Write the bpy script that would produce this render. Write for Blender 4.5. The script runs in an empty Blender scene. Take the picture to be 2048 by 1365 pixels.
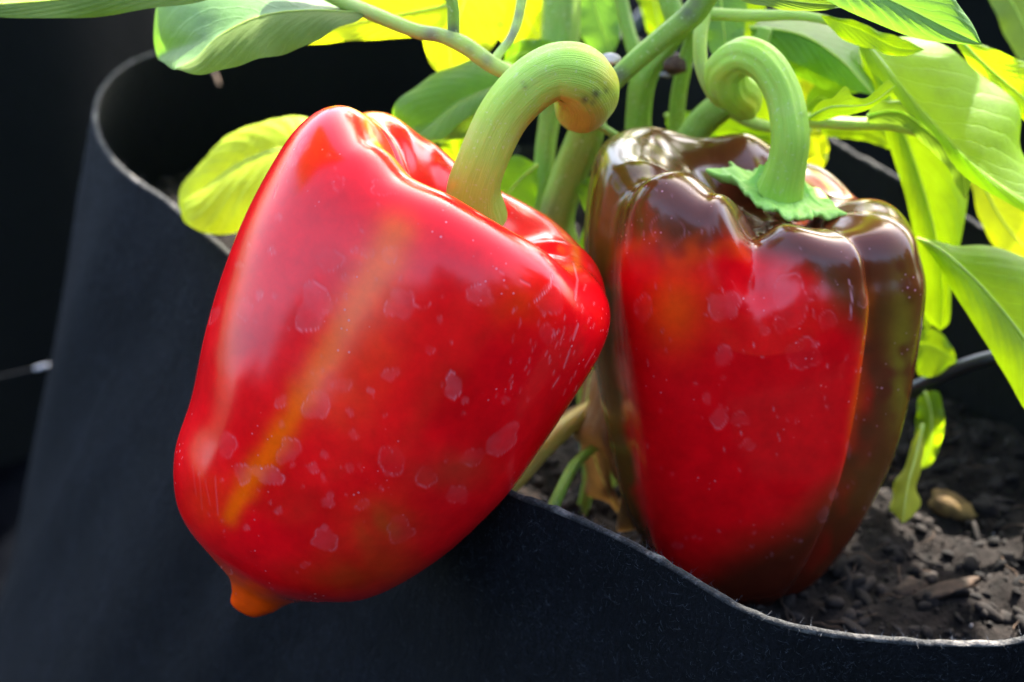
import bpy, math, random
import numpy as np
from mathutils import Vector, Matrix

random.seed(7)
rng = np.random.default_rng(11)
R = math.radians
S = bpy.context.scene
COL = S.collection

# ------------------------------------------------------------------ camera
PITCH = R(33.0)          # camera looks down by this much
CAMZ = 0.60
FOCAL = 60.0
FPX = 2048 * FOCAL / 36.0
cd = bpy.data.cameras.new('camera')
cam = bpy.data.objects.new('camera', cd)
COL.objects.link(cam)
cam.location = (0, 0, CAMZ)
cam.rotation_euler = (math.pi / 2 - PITCH, 0, 0)
cd.lens = FOCAL
cd.sensor_width = 36
cd.clip_start = 0.02
cd.clip_end = 400
cd.dof.use_dof = True
cd.dof.focus_distance = 0.43
cd.dof.aperture_fstop = 10.0
S.camera = cam

# ------------------------------------------------------------------ light
SUN_DIR = Vector((0.36, 0.85, 0.78)).normalized()        # towards the sun
sun_el = math.asin(SUN_DIR.z)
sun_rot = math.atan2(SUN_DIR.x, SUN_DIR.y)
w = bpy.data.worlds.new('World')
S.world = w
w.use_nodes = True
nt = w.node_tree
bg = nt.nodes['Background']
sky = nt.nodes.new('ShaderNodeTexSky')
sky.sky_type = 'NISHITA'
sky.sun_disc = False
sky.sun_elevation = sun_el
sky.sun_rotation = sun_rot
sky.dust_density = 2.5
nt.links.new(sky.outputs[0], bg.inputs[0])
bg.inputs[1].default_value = 0.15
sl = bpy.data.lights.new('sun', 'SUN')
sl.energy = 5.0
sl.angle = R(0.53)
sl.color = (1.0, 0.95, 0.86)
so = bpy.data.objects.new('sun', sl)
COL.objects.link(so)
so.rotation_euler = SUN_DIR.to_track_quat('Z', 'Y').to_euler()
S.view_settings.view_transform = 'Standard'
S.view_settings.look = 'None'
S.view_settings.gamma = 1
S.view_settings.exposure = 2.8

cp, sp = math.cos(PITCH), math.sin(PITCH)


def c2w(v):
    """camera-frame points (x right, y up, z towards camera) to world"""
    v = np.asarray(v, float)
    x, y, d = v[..., 0], v[..., 1], -v[..., 2]
    return np.stack([x, d * cp + y * sp, CAMZ + y * cp - d * sp], -1)


def w2px(W):
    x = W[..., 0]
    Y = W[..., 1]
    Z = W[..., 2] - CAMZ
    d = Y * cp - Z * sp
    y = Y * sp + Z * cp
    return 1024 + x / d * FPX, 682.5 - y / d * FPX


def P(px, py, d):
    return c2w(np.array([(px - 1024) / FPX * d, (682.5 - py) / FPX * d, -d]))


# ------------------------------------------------------------------ helpers
def link_mesh(name, verts, faces, mat, parent=None, smooth=True, attrs=None, uv=None, origin=None):
    me = bpy.data.meshes.new(name)
    verts = np.asarray(verts, float)
    if parent is not None and origin is None:
        origin = np.array(parent['_o'])
    if origin is None:
        origin = verts.mean(0)
    vv = (verts - origin).astype(np.float32)
    F = np.asarray(faces, np.int32)
    nf, k = F.shape
    me.vertices.add(len(vv))
    me.vertices.foreach_set('co', vv.ravel())
    me.loops.add(nf * k)
    me.loops.foreach_set('vertex_index', F.ravel())
    me.polygons.add(nf)
    me.polygons.foreach_set('loop_start', np.arange(nf, dtype=np.int32) * k)
    me.polygons.foreach_set('loop_total', np.full(nf, k, np.int32))
    me.polygons.foreach_set('use_smooth', np.full(nf, smooth))
    me.update(calc_edges=True)
    if attrs:
        for an, av in attrs.items():
            av = np.asarray(av, np.float32)
            if av.ndim == 2:
                a = me.attributes.new(an, 'FLOAT_COLOR', 'POINT')
                c = np.ones((len(av), 4), np.float32)
                c[:, :3] = av
                a.data.foreach_set('color', c.ravel())
            else:
                a = me.attributes.new(an, 'FLOAT', 'POINT')
                a.data.foreach_set('value', av)
    if uv is not None:
        ul = me.uv_layers.new(name='UVMap')
        ul.data.foreach_set('uv', np.asarray(uv, np.float32)[F.ravel()].ravel())
    me.materials.append(mat)
    o = bpy.data.objects.new(name, me)
    COL.objects.link(o)
    if parent is not None:
        o.parent = parent
        if parent.type == 'MESH':
            pass
    else:
        o.location = origin
    o['_o'] = [float(t) for t in origin]
    return o


def thing(name, label, cat, loc, group=None):
    o = bpy.data.objects.new(name, None)
    COL.objects.link(o)
    o.location = loc
    o.empty_display_size = 0.02
    o['_o'] = [float(t) for t in loc]
    o['label'] = label
    o['category'] = cat
    if group:
        o['group'] = group
    return o


def grid_faces(n, m, close_u=False, close_v=False):
    a = np.arange(n if close_u else n - 1)
    b = np.arange(m if close_v else m - 1)
    A, B = np.meshgrid(a, b, indexing='ij')
    A2, B2 = (A + 1) % n, (B + 1) % m
    return np.stack([A * m + B, A * m + B2, A2 * m + B2, A2 * m + B], -1).reshape(-1, 4)


def catmull(pts, n, closed=False):
    """resample a polyline of any dimension smoothly, n points"""
    p = np.asarray(pts, float)
    if closed:
        q = np.vstack([p[-1], p, p[0], p[1]])
        segs = len(p)
    else:
        q = np.vstack([2 * p[0] - p[1], p, 2 * p[-1] - p[-2]])
        segs = len(p) - 1
    m = 24
    out = []
    for i in range(segs):
        p0, p1, p2, p3 = q[i], q[i + 1], q[i + 2], q[i + 3]
        t = np.linspace(0, 1, m, endpoint=False)[:, None]
        out.append(0.5 * ((2 * p1) + (-p0 + p2) * t + (2 * p0 - 5 * p1 + 4 * p2 - p3) * t * t
                          + (-p0 + 3 * p1 - 3 * p2 + p3) * t ** 3))
    out = np.vstack(out + [q[segs + 1][None]])
    L = np.r_[0, np.cumsum(np.linalg.norm(np.diff(out[:, :3], axis=0), axis=1))]
    s = np.linspace(0, L[-1], n, endpoint=not closed)
    return np.stack([np.interp(s, L, out[:, k]) for k in range(out.shape[1])], 1)


def periodic(theta, table):
    t = np.array([a for a, _ in table], float)
    h = np.array([b for _, b in table], float)
    t3 = np.r_[t - 360, t, t + 360]
    h3 = np.r_[h, h, h]
    x = np.degrees(theta) % 360
    # smooth interpolation
    i = np.clip(np.searchsorted(t3, x) - 1, 0, len(t3) - 2)
    f = (x - t3[i]) / (t3[i + 1] - t3[i])
    f = f * f * (3 - 2 * f)
    return h3[i] * (1 - f) + h3[i + 1] * f


def lump(p, f, seed):
    r = np.random.default_rng(seed)
    o = 0
    for k in range(7):
        d = r.normal(size=3)
        d /= np.linalg.norm(d)
        o = o + np.sin((p @ d) * f * (0.6 + 0.25 * k) + r.uniform(0, 6.28)) / (1 + 0.4 * k)
    return o / 2.6


def noise2(x, y, f, seed):
    r = np.random.default_rng(seed)
    o = 0
    a = 1
    for k in range(8):
        d = r.uniform(0, 6.28)
        ff = f * (0.6 + 0.35 * k)
        o = o + a * np.sin((x * math.cos(d) + y * math.sin(d)) * ff + 1.3 * np.sin((x * math.sin(d) - y * math.cos(d)) * ff * .7 + k))
        a *= .85
    return o / 3.0


# ------------------------------------------------------------------ materials
def new_mat(name):
    m = bpy.data.materials.new(name)
    m.use_nodes = True
    nt = m.node_tree
    return m, nt, nt.nodes['Principled BSDF'], nt.nodes['Material Output']


def nd(nt, typ, **kw):
    n = nt.nodes.new(typ)
    for k, v in kw.items():
        if k.startswith('i_'):
            n.inputs[k[2:].replace('_', ' ')].default_value = v
        else:
            setattr(n, k, v)
    return n


def noise(nt, scale, detail=4, rough=.55, vec=None):
    n = nd(nt, 'ShaderNodeTexNoise')
    n.inputs['Scale'].default_value = scale
    n.inputs['Detail'].default_value = detail
    n.inputs['Roughness'].default_value = rough
    if vec is None:
        tc = nd(nt, 'ShaderNodeTexCoord')
        vec = tc.outputs['Object']
    nt.links.new(vec, n.inputs['Vector'])
    return n


def ramp(nt, src, stops):
    r = nd(nt, 'ShaderNodeValToRGB')
    e = r.color_ramp.elements
    while len(e) < len(stops):
        e.new(.5)
    for i, (p, c) in enumerate(stops):
        e[i].position = p
        e[i].color = (c[0], c[1], c[2], 1) if not isinstance(c, (int, float)) else (c, c, c, 1)
    nt.links.new(src, r.inputs[0])
    return r


def bump(nt, b, src, strength, dist, prev=None):
    n = nd(nt, 'ShaderNodeBump')
    n.inputs['Strength'].default_value = strength
    n.inputs['Distance'].default_value = dist
    nt.links.new(src, n.inputs['Height'])
    if prev is not None:
        nt.links.new(prev.outputs[0], n.inputs['Normal'])
    if b is not None:
        nt.links.new(n.outputs[0], b.inputs['Normal'])
    return n


def mixc(nt, fac, a, b, mode='MIX'):
    n = nd(nt, 'ShaderNodeMix', data_type='RGBA', blend_type=mode)
    for sock, v in ((n.inputs[0], fac), (n.inputs[6], a), (n.inputs[7], b)):
        if isinstance(v, bpy.types.NodeSocket):
            nt.links.new(v, sock)
        elif isinstance(v, (int, float)):
            sock.default_value = v
        else:
            sock.default_value = (v[0], v[1], v[2], 1)
    return n.outputs[2]


def math_n(nt, op, a, b=None, c=None):
    n = nd(nt, 'ShaderNodeMath', operation=op)
    for i, v in enumerate((a, b, c)):
        if v is None:
            continue
        if isinstance(v, bpy.types.NodeSocket):
            nt.links.new(v, n.inputs[i])
        else:
            n.inputs[i].default_value = v
    return n.outputs[0]


def mat_pepper():
    m, nt, b, out = new_mat('pepper_skin')
    at = nd(nt, 'ShaderNodeAttribute', attribute_name='pigment')
    mk = nd(nt, 'ShaderNodeAttribute', attribute_name='mark')
    tc = nd(nt, 'ShaderNodeTexCoord')
    # fine mottling of the skin
    n1 = noise(nt, 160, 5, .6, tc.outputs['Object'])
    r1 = ramp(nt, n1.outputs[0], [(.3, .86), (.7, 1.1)])
    col = mixc(nt, 1.0, at.outputs['Color'], r1.outputs[0], 'MULTIPLY')
    # tiny pale specks (lenticels and dust)
    v = nd(nt, 'ShaderNodeTexVoronoi', i_Scale=420.0)
    nt.links.new(tc.outputs['Object'], v.inputs['Vector'])
    n2 = noise(nt, 45, 3, .6, tc.outputs['Object'])
    speck = math_n(nt, 'MULTIPLY', ramp(nt, v.outputs['Distance'], [(.08, 1.0), (.17, 0.0)]).outputs[0],
                   ramp(nt, n2.outputs[0], [(.56, 0.0), (.66, .55)]).outputs[0])
    markf = math_n(nt, 'MULTIPLY', mk.outputs['Fac'], .5)
    fac = math_n(nt, 'MINIMUM', math_n(nt, 'ADD', markf, speck), .85)
    col = mixc(nt, fac, col, (.74, .30, .33))
    nt.links.new(col, b.inputs['Base Color'])
    n3 = noise(nt, 28, 5, .65, tc.outputs['Object'])
    rr = ramp(nt, n3.outputs[0], [(.35, .16), (.7, .27)])
    ro = math_n(nt, 'ADD', rr.outputs[0], math_n(nt, 'MULTIPLY', fac, .45))
    nt.links.new(ro, b.inputs['Roughness'])
    b.inputs['Specular IOR Level'].default_value = .22
    b.inputs['Subsurface Weight'].default_value = .12
    b.inputs['Subsurface Radius'].default_value = (1.0, .22, .06)
    b.inputs['Subsurface Scale'].default_value = .006
    b.inputs['Coat Weight'].default_value = .42
    b.inputs['Coat Roughness'].default_value = .17
    n4 = noise(nt, 95, 4, .5, tc.outputs['Object'])
    b1 = bump(nt, None, n4.outputs[0], .10, .0012)
    bump(nt, b, mk.outputs['Fac'], .35, .0004, b1)
    return m


def mat_stem(name, c1, c2, streak=(.30, .34, .12), tint=(.62, .50, .08)):
    m, nt, b, out = new_mat(name)
    uv = nd(nt, 'ShaderNodeUVMap')
    mp = nd(nt, 'ShaderNodeMapping')
    mp.inputs['Scale'].default_value = (2.2, 40, 1)
    nt.links.new(uv.outputs[0], mp.inputs[0])
    n1 = noise(nt, 4, 5, .6, mp.outputs[0])
    tc = nd(nt, 'ShaderNodeTexCoord')
    n2 = noise(nt, 70, 4, .6, tc.outputs['Object'])
    col = mixc(nt, ramp(nt, n1.outputs[0], [(.35, 0.0), (.68, 1.0)]).outputs[0], c1, c2)
    col = mixc(nt, ramp(nt, n2.outputs[0], [(.52, 0.0), (.74, .6)]).outputs[0], col, streak)
    at = nd(nt, 'ShaderNodeAttribute', attribute_name='tint')
    col = mixc(nt, at.outputs['Fac'], col, tint)
    at2 = nd(nt, 'ShaderNodeAttribute', attribute_name='scar')
    col = mixc(nt, at2.outputs['Fac'], col, (.05, .05, .035))
    n5 = noise(nt, 900, 2, .5, tc.outputs['Object'])
    col = mixc(nt, ramp(nt, n5.outputs[0], [(.62, 0.0), (.72, .5)]).outputs[0], col, (.55, .62, .3))
    nt.links.new(col, b.inputs['Base Color'])
    b.inputs['Roughness'].default_value = .42
    b.inputs['Specular IOR Level'].default_value = .3
    b.inputs['Subsurface Weight'].default_value = .25
    b.inputs['Subsurface Radius'].default_value = (.6, 1, .2)
    b.inputs['Subsurface Scale'].default_value = .003
    b1 = bump(nt, None, n1.outputs[0], .5, .0008)
    bump(nt, b, n2.outputs[0], .25, .0006, b1)
    return m


def mat_leaf(name, top, vein, trans, rough=.42, tw=.5, spots=None):
    """leaf blade: pigment, herringbone veins in UV space, light passing through"""
    m, nt, b, out = new_mat(name)
    uv = nd(nt, 'ShaderNodeUVMap')
    sx = nd(nt, 'ShaderNodeSeparateXYZ')
    nt.links.new(uv.outputs[0], sx.inputs[0])
    s, t = sx.outputs[0], sx.outputs[1]
    at = math_n(nt, 'ABSOLUTE', t)
    nw = noise(nt, 5, 2, .5, uv.outputs[0])
    ph = math_n(nt, 'SUBTRACT', math_n(nt, 'MULTIPLY', s, 11.0), math_n(nt, 'MULTIPLY', math_n(nt, 'POWER', at, .8), 4.2))
    ph = math_n(nt, 'ADD', ph, math_n(nt, 'MULTIPLY', nw.outputs[0], .8))
    fr = math_n(nt, 'ABSOLUTE', math_n(nt, 'SUBTRACT', math_n(nt, 'FRACT', ph), .5))
    v1 = ramp(nt, fr, [(0.0, 1.0), (.045, .5), (.11, 0.0)]).outputs[0]
    v2 = ramp(nt, at, [(0.0, 1.0), (.025, .8), (.06, 0.0)]).outputs[0]
    vo = nd(nt, 'ShaderNodeTexVoronoi', feature='DISTANCE_TO_EDGE')
    mp = nd(nt, 'ShaderNodeMapping')
    mp.inputs['Scale'].default_value = (26, 9, 1)
    nt.links.new(uv.outputs[0], mp.inputs[0])
    nt.links.new(mp.outputs[0], vo.inputs['Vector'])
    v3 = math_n(nt, 'MULTIPLY', ramp(nt, vo.outputs['Distance'], [(0.0, 1.0), (.10, 0.0)]).outputs[0], .28)
    vv = math_n(nt, 'MAXIMUM', math_n(nt, 'MAXIMUM', math_n(nt, 'MULTIPLY', v1, .6), v2), v3)
    tc = nd(nt, 'ShaderNodeTexCoord')
    n1 = noise(nt, 55, 5, .6, tc.outputs['Object'])
    mott = ramp(nt, n1.outputs[0], [(.3, .78), (.72, 1.2)]).outputs[0]
    col = mixc(nt, 1.0, top, mott, 'MULTIPLY')
    col = mixc(nt, math_n(nt, 'MULTIPLY', vv, .55), col, vein)
    tcol = mixc(nt, 1.0, trans, mott, 'MULTIPLY')
    tcol = mixc(nt, math_n(nt, 'MULTIPLY', vv, .45), tcol, tuple(min(1, c * 1.35 + .03) for c in trans))
    if spots:
        n6 = noise(nt, 38, 4, .7, tc.outputs['Object'])
        sf = ramp(nt, n6.outputs[0], [(.60, 0.0), (.68, .9)]).outputs[0]
        col = mixc(nt, sf, col, spots)
        tcol = mixc(nt, sf, tcol, spots)
    nt.links.new(col, b.inputs['Base Color'])
    b.inputs['Roughness'].default_value = rough
    b.inputs['Specular IOR Level'].default_value = .28
    tr = nd(nt, 'ShaderNodeBsdfTranslucent')
    nt.links.new(tcol, tr.inputs[0])
    mx = nd(nt, 'ShaderNodeMixShader')
    mx.inputs[0].default_value = tw
    nt.links.new(b.outputs[0], mx.inputs[1])
    nt.links.new(tr.outputs[0], mx.inputs[2])
    nt.links.new(mx.outputs[0], out.inputs[0])
    h = math_n(nt, 'SUBTRACT', math_n(nt, 'MULTIPLY', n1.outputs[0], .4), vv)
    bp = bump(nt, b, h, .3, .0006)
    nt.links.new(bp.outputs[0], tr.inputs['Normal'])
    return m


def mat_felt(name, base, light, dust=None, sheen=0.0):
    m, nt, b, out = new_mat(name)
    tc = nd(nt, 'ShaderNodeTexCoord')
    n1 = noise(nt, 900, 4, .7, tc.outputs['Object'])
    n2 = noise(nt, 14, 5, .6, tc.outputs['Object'])
    mp = nd(nt, 'ShaderNodeMapping')
    mp.inputs['Scale'].default_value = (1, 1, .25)
    nt.links.new(tc.outputs['Object'], mp.inputs[0])
    n3 = noise(nt, 260, 5, .7, mp.outputs[0])
    n3.inputs['Distortion'].default_value = 1.5
    f = math_n(nt, 'MULTIPLY', ramp(nt, n1.outputs[0], [(.35, 0.0), (.75, 1.0)]).outputs[0],
               ramp(nt, n3.outputs[0], [(.35, .25), (.7, 1.0)]).outputs[0])
    f = math_n(nt, 'MULTIPLY', f, ramp(nt, n2.outputs[0], [(.34, .32), (.66, 1.0)]).outputs[0])
    n5 = noise(nt, 48, 6, .7, tc.outputs['Object'])
    f = math_n(nt, 'MULTIPLY', f, ramp(nt, n5.outputs[0], [(.36, .35), (.64, 1.0)]).outputs[0])
    col = mixc(nt, f, base, light)
    if dust:
        n4 = noise(nt, 60, 6, .75, tc.outputs['Object'])
        col = mixc(nt, ramp(nt, n4.outputs[0], [(.52, .05), (.68, .95)]).outputs[0], col, dust)
    nt.links.new(col, b.inputs['Base Color'])
    b.inputs['Roughness'].default_value = .9
    b.inputs['Specular IOR Level'].default_value = .2
    b.inputs['Sheen Weight'].default_value = sheen
    b.inputs['Sheen Roughness'].default_value = .5
    b1 = bump(nt, None, n2.outputs[0], .5, .006)
    b1 = bump(nt, None, n5.outputs[0], .5, .0025, b1)
    b2 = bump(nt, None, n3.outputs[0], .7, .0018, b1)
    bump(nt, b, n1.outputs[0], .7, .0006, b2)
    return m


def mat_plain(name, c1, c2, scale=80, rough=.8, spec=.3, bstr=.5, bdist=.001, thr=(.4, .62)):
    m, nt, b, out = new_mat(name)
    n1 = noise(nt, scale, 6, .65)
    col = mixc(nt, ramp(nt, n1.outputs[0], [(thr[0], 0.0), (thr[1], 1.0)]).outputs[0], c1, c2)
    nt.links.new(col, b.inputs['Base Color'])
    b.inputs['Roughness'].default_value = rough
    b.inputs['Specular IOR Level'].default_value = spec
    bump(nt, b, n1.outputs[0], bstr, bdist)
    return m


M_PEP = mat_pepper()
M_PSTEM = mat_stem('fruit_stalk_green', (.31, .53, .045), (.43, .64, .085), (.46, .54, .16), (.62, .50, .04))
M_STEM = mat_stem('plant_stem_green', (.18, .32, .025), (.30, .45, .06), (.26, .32, .07), (.10, .075, .07))
M_STEMP = mat_stem('petiole_pale_green', (.36, .50, .07), (.52, .62, .14), (.45, .5, .2), (.2, .16, .12))
M_STEMY = mat_stem('petiole_yellow', (.50, .36, .05), (.62, .45, .09), (.4, .3, .1), (.2, .16, .12))
M_CALYX = mat_stem('calyx_green', (.27, .52, .07), (.42, .66, .14), (.34, .48, .16), (.5, .5, .1))
M_LEAF = mat_leaf('leaf_green', (.085, .20, .012), (.15, .29, .04), (.30, .58, .006), .45, .46)
M_LEAFB = mat_leaf('leaf_bright', (.14, .27, .008), (.20, .36, .02), (.50, .74, .003), .52, .6)
M_LEAFY = mat_leaf('leaf_yellowing', (.36, .46, .015), (.5, .5, .06), (.66, .74, .004), .5, .56)
M_LEAFD = mat_leaf('leaf_olive_underside', (.13, .20, .035), (.26, .34, .09), (.20, .32, .012), .55, .35)
M_LEAFG = mat_leaf('leaf_waxy_grey_green', (.11, .22, .055), (.18, .31, .09), (.18, .38, .02), .42, .32)
M_LEAFS = mat_leaf('leaf_yellow_spotted', (.38, .40, .03), (.5, .5, .08), (.7, .7, .02), .55, .5, (.22, .10, .02))
M_DRY = mat_leaf('dried_leaf_brown', (.26, .15, .06), (.36, .24, .11), (.36, .19, .04), .8, .3, (.10, .06, .03))
M_FELT = mat_felt('black_felt', (.0010, .0013, .0019), (.024, .026, .036), None, .0)
M_FELT_IN = mat_felt('black_felt_inner', (.003, .0035, .003), (.009, .010, .009))
M_EDGE = mat_felt('felt_cut_edge', (.008, .0085, .009), (.15, .148, .14), (.20, .18, .16))
M_FIBRE = mat_plain('felt_fibre', (.03, .033, .04), (.13, .14, .16), 400, .6)
M_SOIL = mat_plain('potting_soil', (.004, .0028, .002), (.014, .010, .008), 160, .95, .15, .9, .003)
M_CLOD = mat_plain('soil_clods', (.004, .003, .0025), (.024, .018, .0145), 90, .9, .2, .8, .001)
M_BARK = mat_plain('bark', (.02, .013, .008), (.07, .042, .026), 120, .85, .2)
M_HOSE = mat_plain('black_polyethylene', (.010, .011, .014), (.016, .018, .022), 60, .28, .5, .1, .0003)
M_GREY = mat_plain('grey_twine', (.16, .14, .13), (.30, .26, .24), 300, .8)
M_GROUND = mat_plain('black_weed_fabric', (.0012, .0014, .002), (.003, .0034, .0045), 30, 1.0, 0.0)
M_GRASS = mat_plain('far_grass', (.03, .06, .015), (.07, .11, .03), 3, .9)
M_WHITE = mat_plain('pale_plastic', (.30, .30, .34), (.4, .4, .44), 90, .4)
M_DEAD = mat_plain('dead_flower_brown', (.035, .016, .010), (.10, .05, .03), 250, .8)


# ------------------------------------------------------------------ tubes
def frames(c):
    T = np.gradient(c, axis=0)
    T /= np.linalg.norm(T, axis=1)[:, None]
    N = np.zeros_like(c)
    a = np.array([0, 0, 1.0]) if abs(T[0][2]) < .9 else np.array([1.0, 0, 0])
    n = np.cross(T[0], a)
    n /= np.linalg.norm(n)
    for i in range(len(c)):
        n = n - T[i] * (n @ T[i])
        n /= np.linalg.norm(n)
        N[i] = n
    return T, N, np.cross(T, N)


def tube_data(pts, rad, n=60, m=20, ridge=0.0, nr=5, lum=0.03, seed=0, cap=True):
    """pts world xyz list, rad list (m)"""
    c = catmull(np.c_[np.asarray(pts, float), np.asarray(rad, float)], n)
    cc, r = c[:, :3], c[:, 3]
    T, N, B = frames(cc)
    th = np.linspace(0, 2 * np.pi, m, endpoint=False)
    mod = 1 + ridge * np.cos(nr * th)[None] + ridge * .5 * np.cos((nr * 2 + 1) * th + 1)[None]
    V = cc[:, None] + (r[:, None] * mod)[..., None] * (np.cos(th)[None, :, None] * N[:, None] + np.sin(th)[None, :, None] * B[:, None])
    d = lump(V.reshape(-1, 3), 3.0 / max(r.mean(), 1e-4) * .35, seed).reshape(n, m)
    V = V + (d * r[:, None] * lum)[..., None] * (V - cc[:, None]) / r[:, None, None]
    if cap:
        a0 = cc[0] + (V[0] - cc[0]) * .55 - T[0] * r[0] * .35
        a1 = cc[-1] + (V[-1] - cc[-1]) * .55 + T[-1] * r[-1] * .35
        z0 = np.repeat((cc[0] - T[0] * r[0] * .45)[None], m, 0)
        z1 = np.repeat((cc[-1] + T[-1] * r[-1] * .45)[None], m, 0)
        V = np.concatenate([z0[None], a0[None], V, a1[None], z1[None]], 0)
    k = V.shape[0]
    uv = np.stack(np.meshgrid(np.linspace(0, 1, k), np.linspace(0, 1, m), indexing='ij'), -1).reshape(-1, 2)
    return V.reshape(-1, 3), grid_faces(k, m, close_v=True), uv


def tube(name, pts, rpx, mat, parent=None, n=60, m=20, tint=None, scar=None, **kw):
    """pts: (px,py,depth); rpx radius in photo pixels at that depth"""
    W = [P(*p) for p in pts]
    if isinstance(rpx, (int, float)):
        rpx = [rpx] * len(pts)
    rad = [r * p[2] / FPX for r, p in zip(rpx, pts)]
    V, F, uv = tube_data(W, rad, n, m, **kw)
    attrs = {}
    X, Y = w2px(V)
    for nm, lst in (('tint', tint), ('scar', scar)):
        a = np.zeros(len(V))
        for (x, y, s, f) in (lst or []):
            a = np.maximum(a, f * np.exp(-((X - x) ** 2 + (Y - y) ** 2) / (s * s)))
        attrs[nm] = a
    return link_mesh(name, V, F, mat, parent, attrs=attrs, uv=uv)


# ------------------------------------------------------------------ leaves
def leaf(mid, eL, eR, mat, parent, d=None, dl=0.0, dr=0.0, quilt=.0005, cup=0.0, wav=.8, label=None, rib=True, mat2=None,
         ribmat=None, n=72, m=14, seed=0, ribr=4.0, name='leaf'):
    def full(lst, off=0.0):
        return [(p[0], p[1], (p[2] if len(p) > 2 else d) + off) for p in lst]
    md = full(mid)
    def dmid(k, tot):
        f = k / max(tot - 1, 1) * (len(md) - 1)
        i = min(int(f), len(md) - 2)
        return md[i][2] * (1 - (f - i)) + md[i + 1][2] * (f - i)
    def edge(lst, off):
        e = []
        for k, p in enumerate(lst):
            e.append((p[0], p[1], p[2] if len(p) > 2 else dmid(k + 1, len(lst) + 2) + off))
        return [md[0]] + e + [md[-1]]
    A = catmull([P(*p) for p in edge(eL, dl)], n)
    B = catmull([P(*p) for p in md], n)
    C = catmull([P(*p) for p in edge(eR, dr)], n)
    s = np.linspace(0, 1, n)
    t = np.linspace(0, 1, m)
    L = A[:, None] * (1 - t)[None, :, None] + B[:, None] * t[None, :, None]
    Rr = B[:, None] * (1 - t[1:])[None, :, None] + C[:, None] * t[1:][None, :, None]
    V = np.concatenate([L, Rr], 1)
    tt = np.r_[-(1 - t), t[1:]]
    # normals
    dU = np.gradient(V, axis=0)
    dV = np.gradient(V, axis=1)
    N = np.cross(dV, dU)
    nl = np.linalg.norm(N, axis=2)[..., None]
    N = N / np.maximum(nl, 1e-9)
    camdir = np.array([0, 0, CAMZ]) - V
    sg = np.sign((N * camdir).sum(2).mean())
    N *= sg if sg != 0 else 1
    fade = (np.sin(np.pi * np.clip(s, .02, .98)) ** .5)[:, None]
    at = np.abs(tt)[None]
    ph = s[:, None] * 11.0 - at ** .8 * 4.2
    q = np.abs(np.sin(np.pi * ph)) ** .7 * np.sin(np.pi * np.clip(at, 0, 1)) ** .6
    h = q * quilt + cup * (1 - (2 * at - 1) ** 2)
    r = np.random.default_rng(seed + 5)
    h = h + (at ** 2) * wav * .0012 * (np.sin(s * r.uniform(11, 17) + r.uniform(0, 6))[:, None] + .5 * np.sin(s * r.uniform(25, 35) + 2)[:, None]) * np.sign(tt)[None]
    V = V + N * (h * fade)[..., None]
    uv = np.stack(np.meshgrid(s, tt, indexing='ij'), -1).reshape(-1, 2)
    o = link_mesh(name, V.reshape(-1, 3), grid_faces(n, 2 * m - 1), mat, parent, uv=uv)
    if mat2 is not None:
        o.data.materials.append(mat2)
        pi_ = np.tile((np.arange(2 * m - 2) >= m - 1).astype(np.int32), n - 1)
        o.data.polygons.foreach_set('material_index', pi_)
    if label:
        o['label'] = label
    if rib:
        c = V[:, m - 1] + N[:, m - 1] * .0002
        rr = np.interp(s, [0, .2, 1], [ribr, ribr * .6, ribr * .12]) * np.mean([p[2] for p in md]) / FPX
        idx = np.linspace(0, n - 1, 16).astype(int)
        Vt, Ft, ut = tube_data(c[idx], rr[idx], 50, 8, lum=.05)
        link_mesh('midrib', Vt, Ft, ribmat or M_STEMP, o, uv=ut, origin=np.array(o['_o']),
                  attrs={'tint': np.zeros(len(Vt)), 'scar': np.zeros(len(Vt))})
    return o


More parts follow.
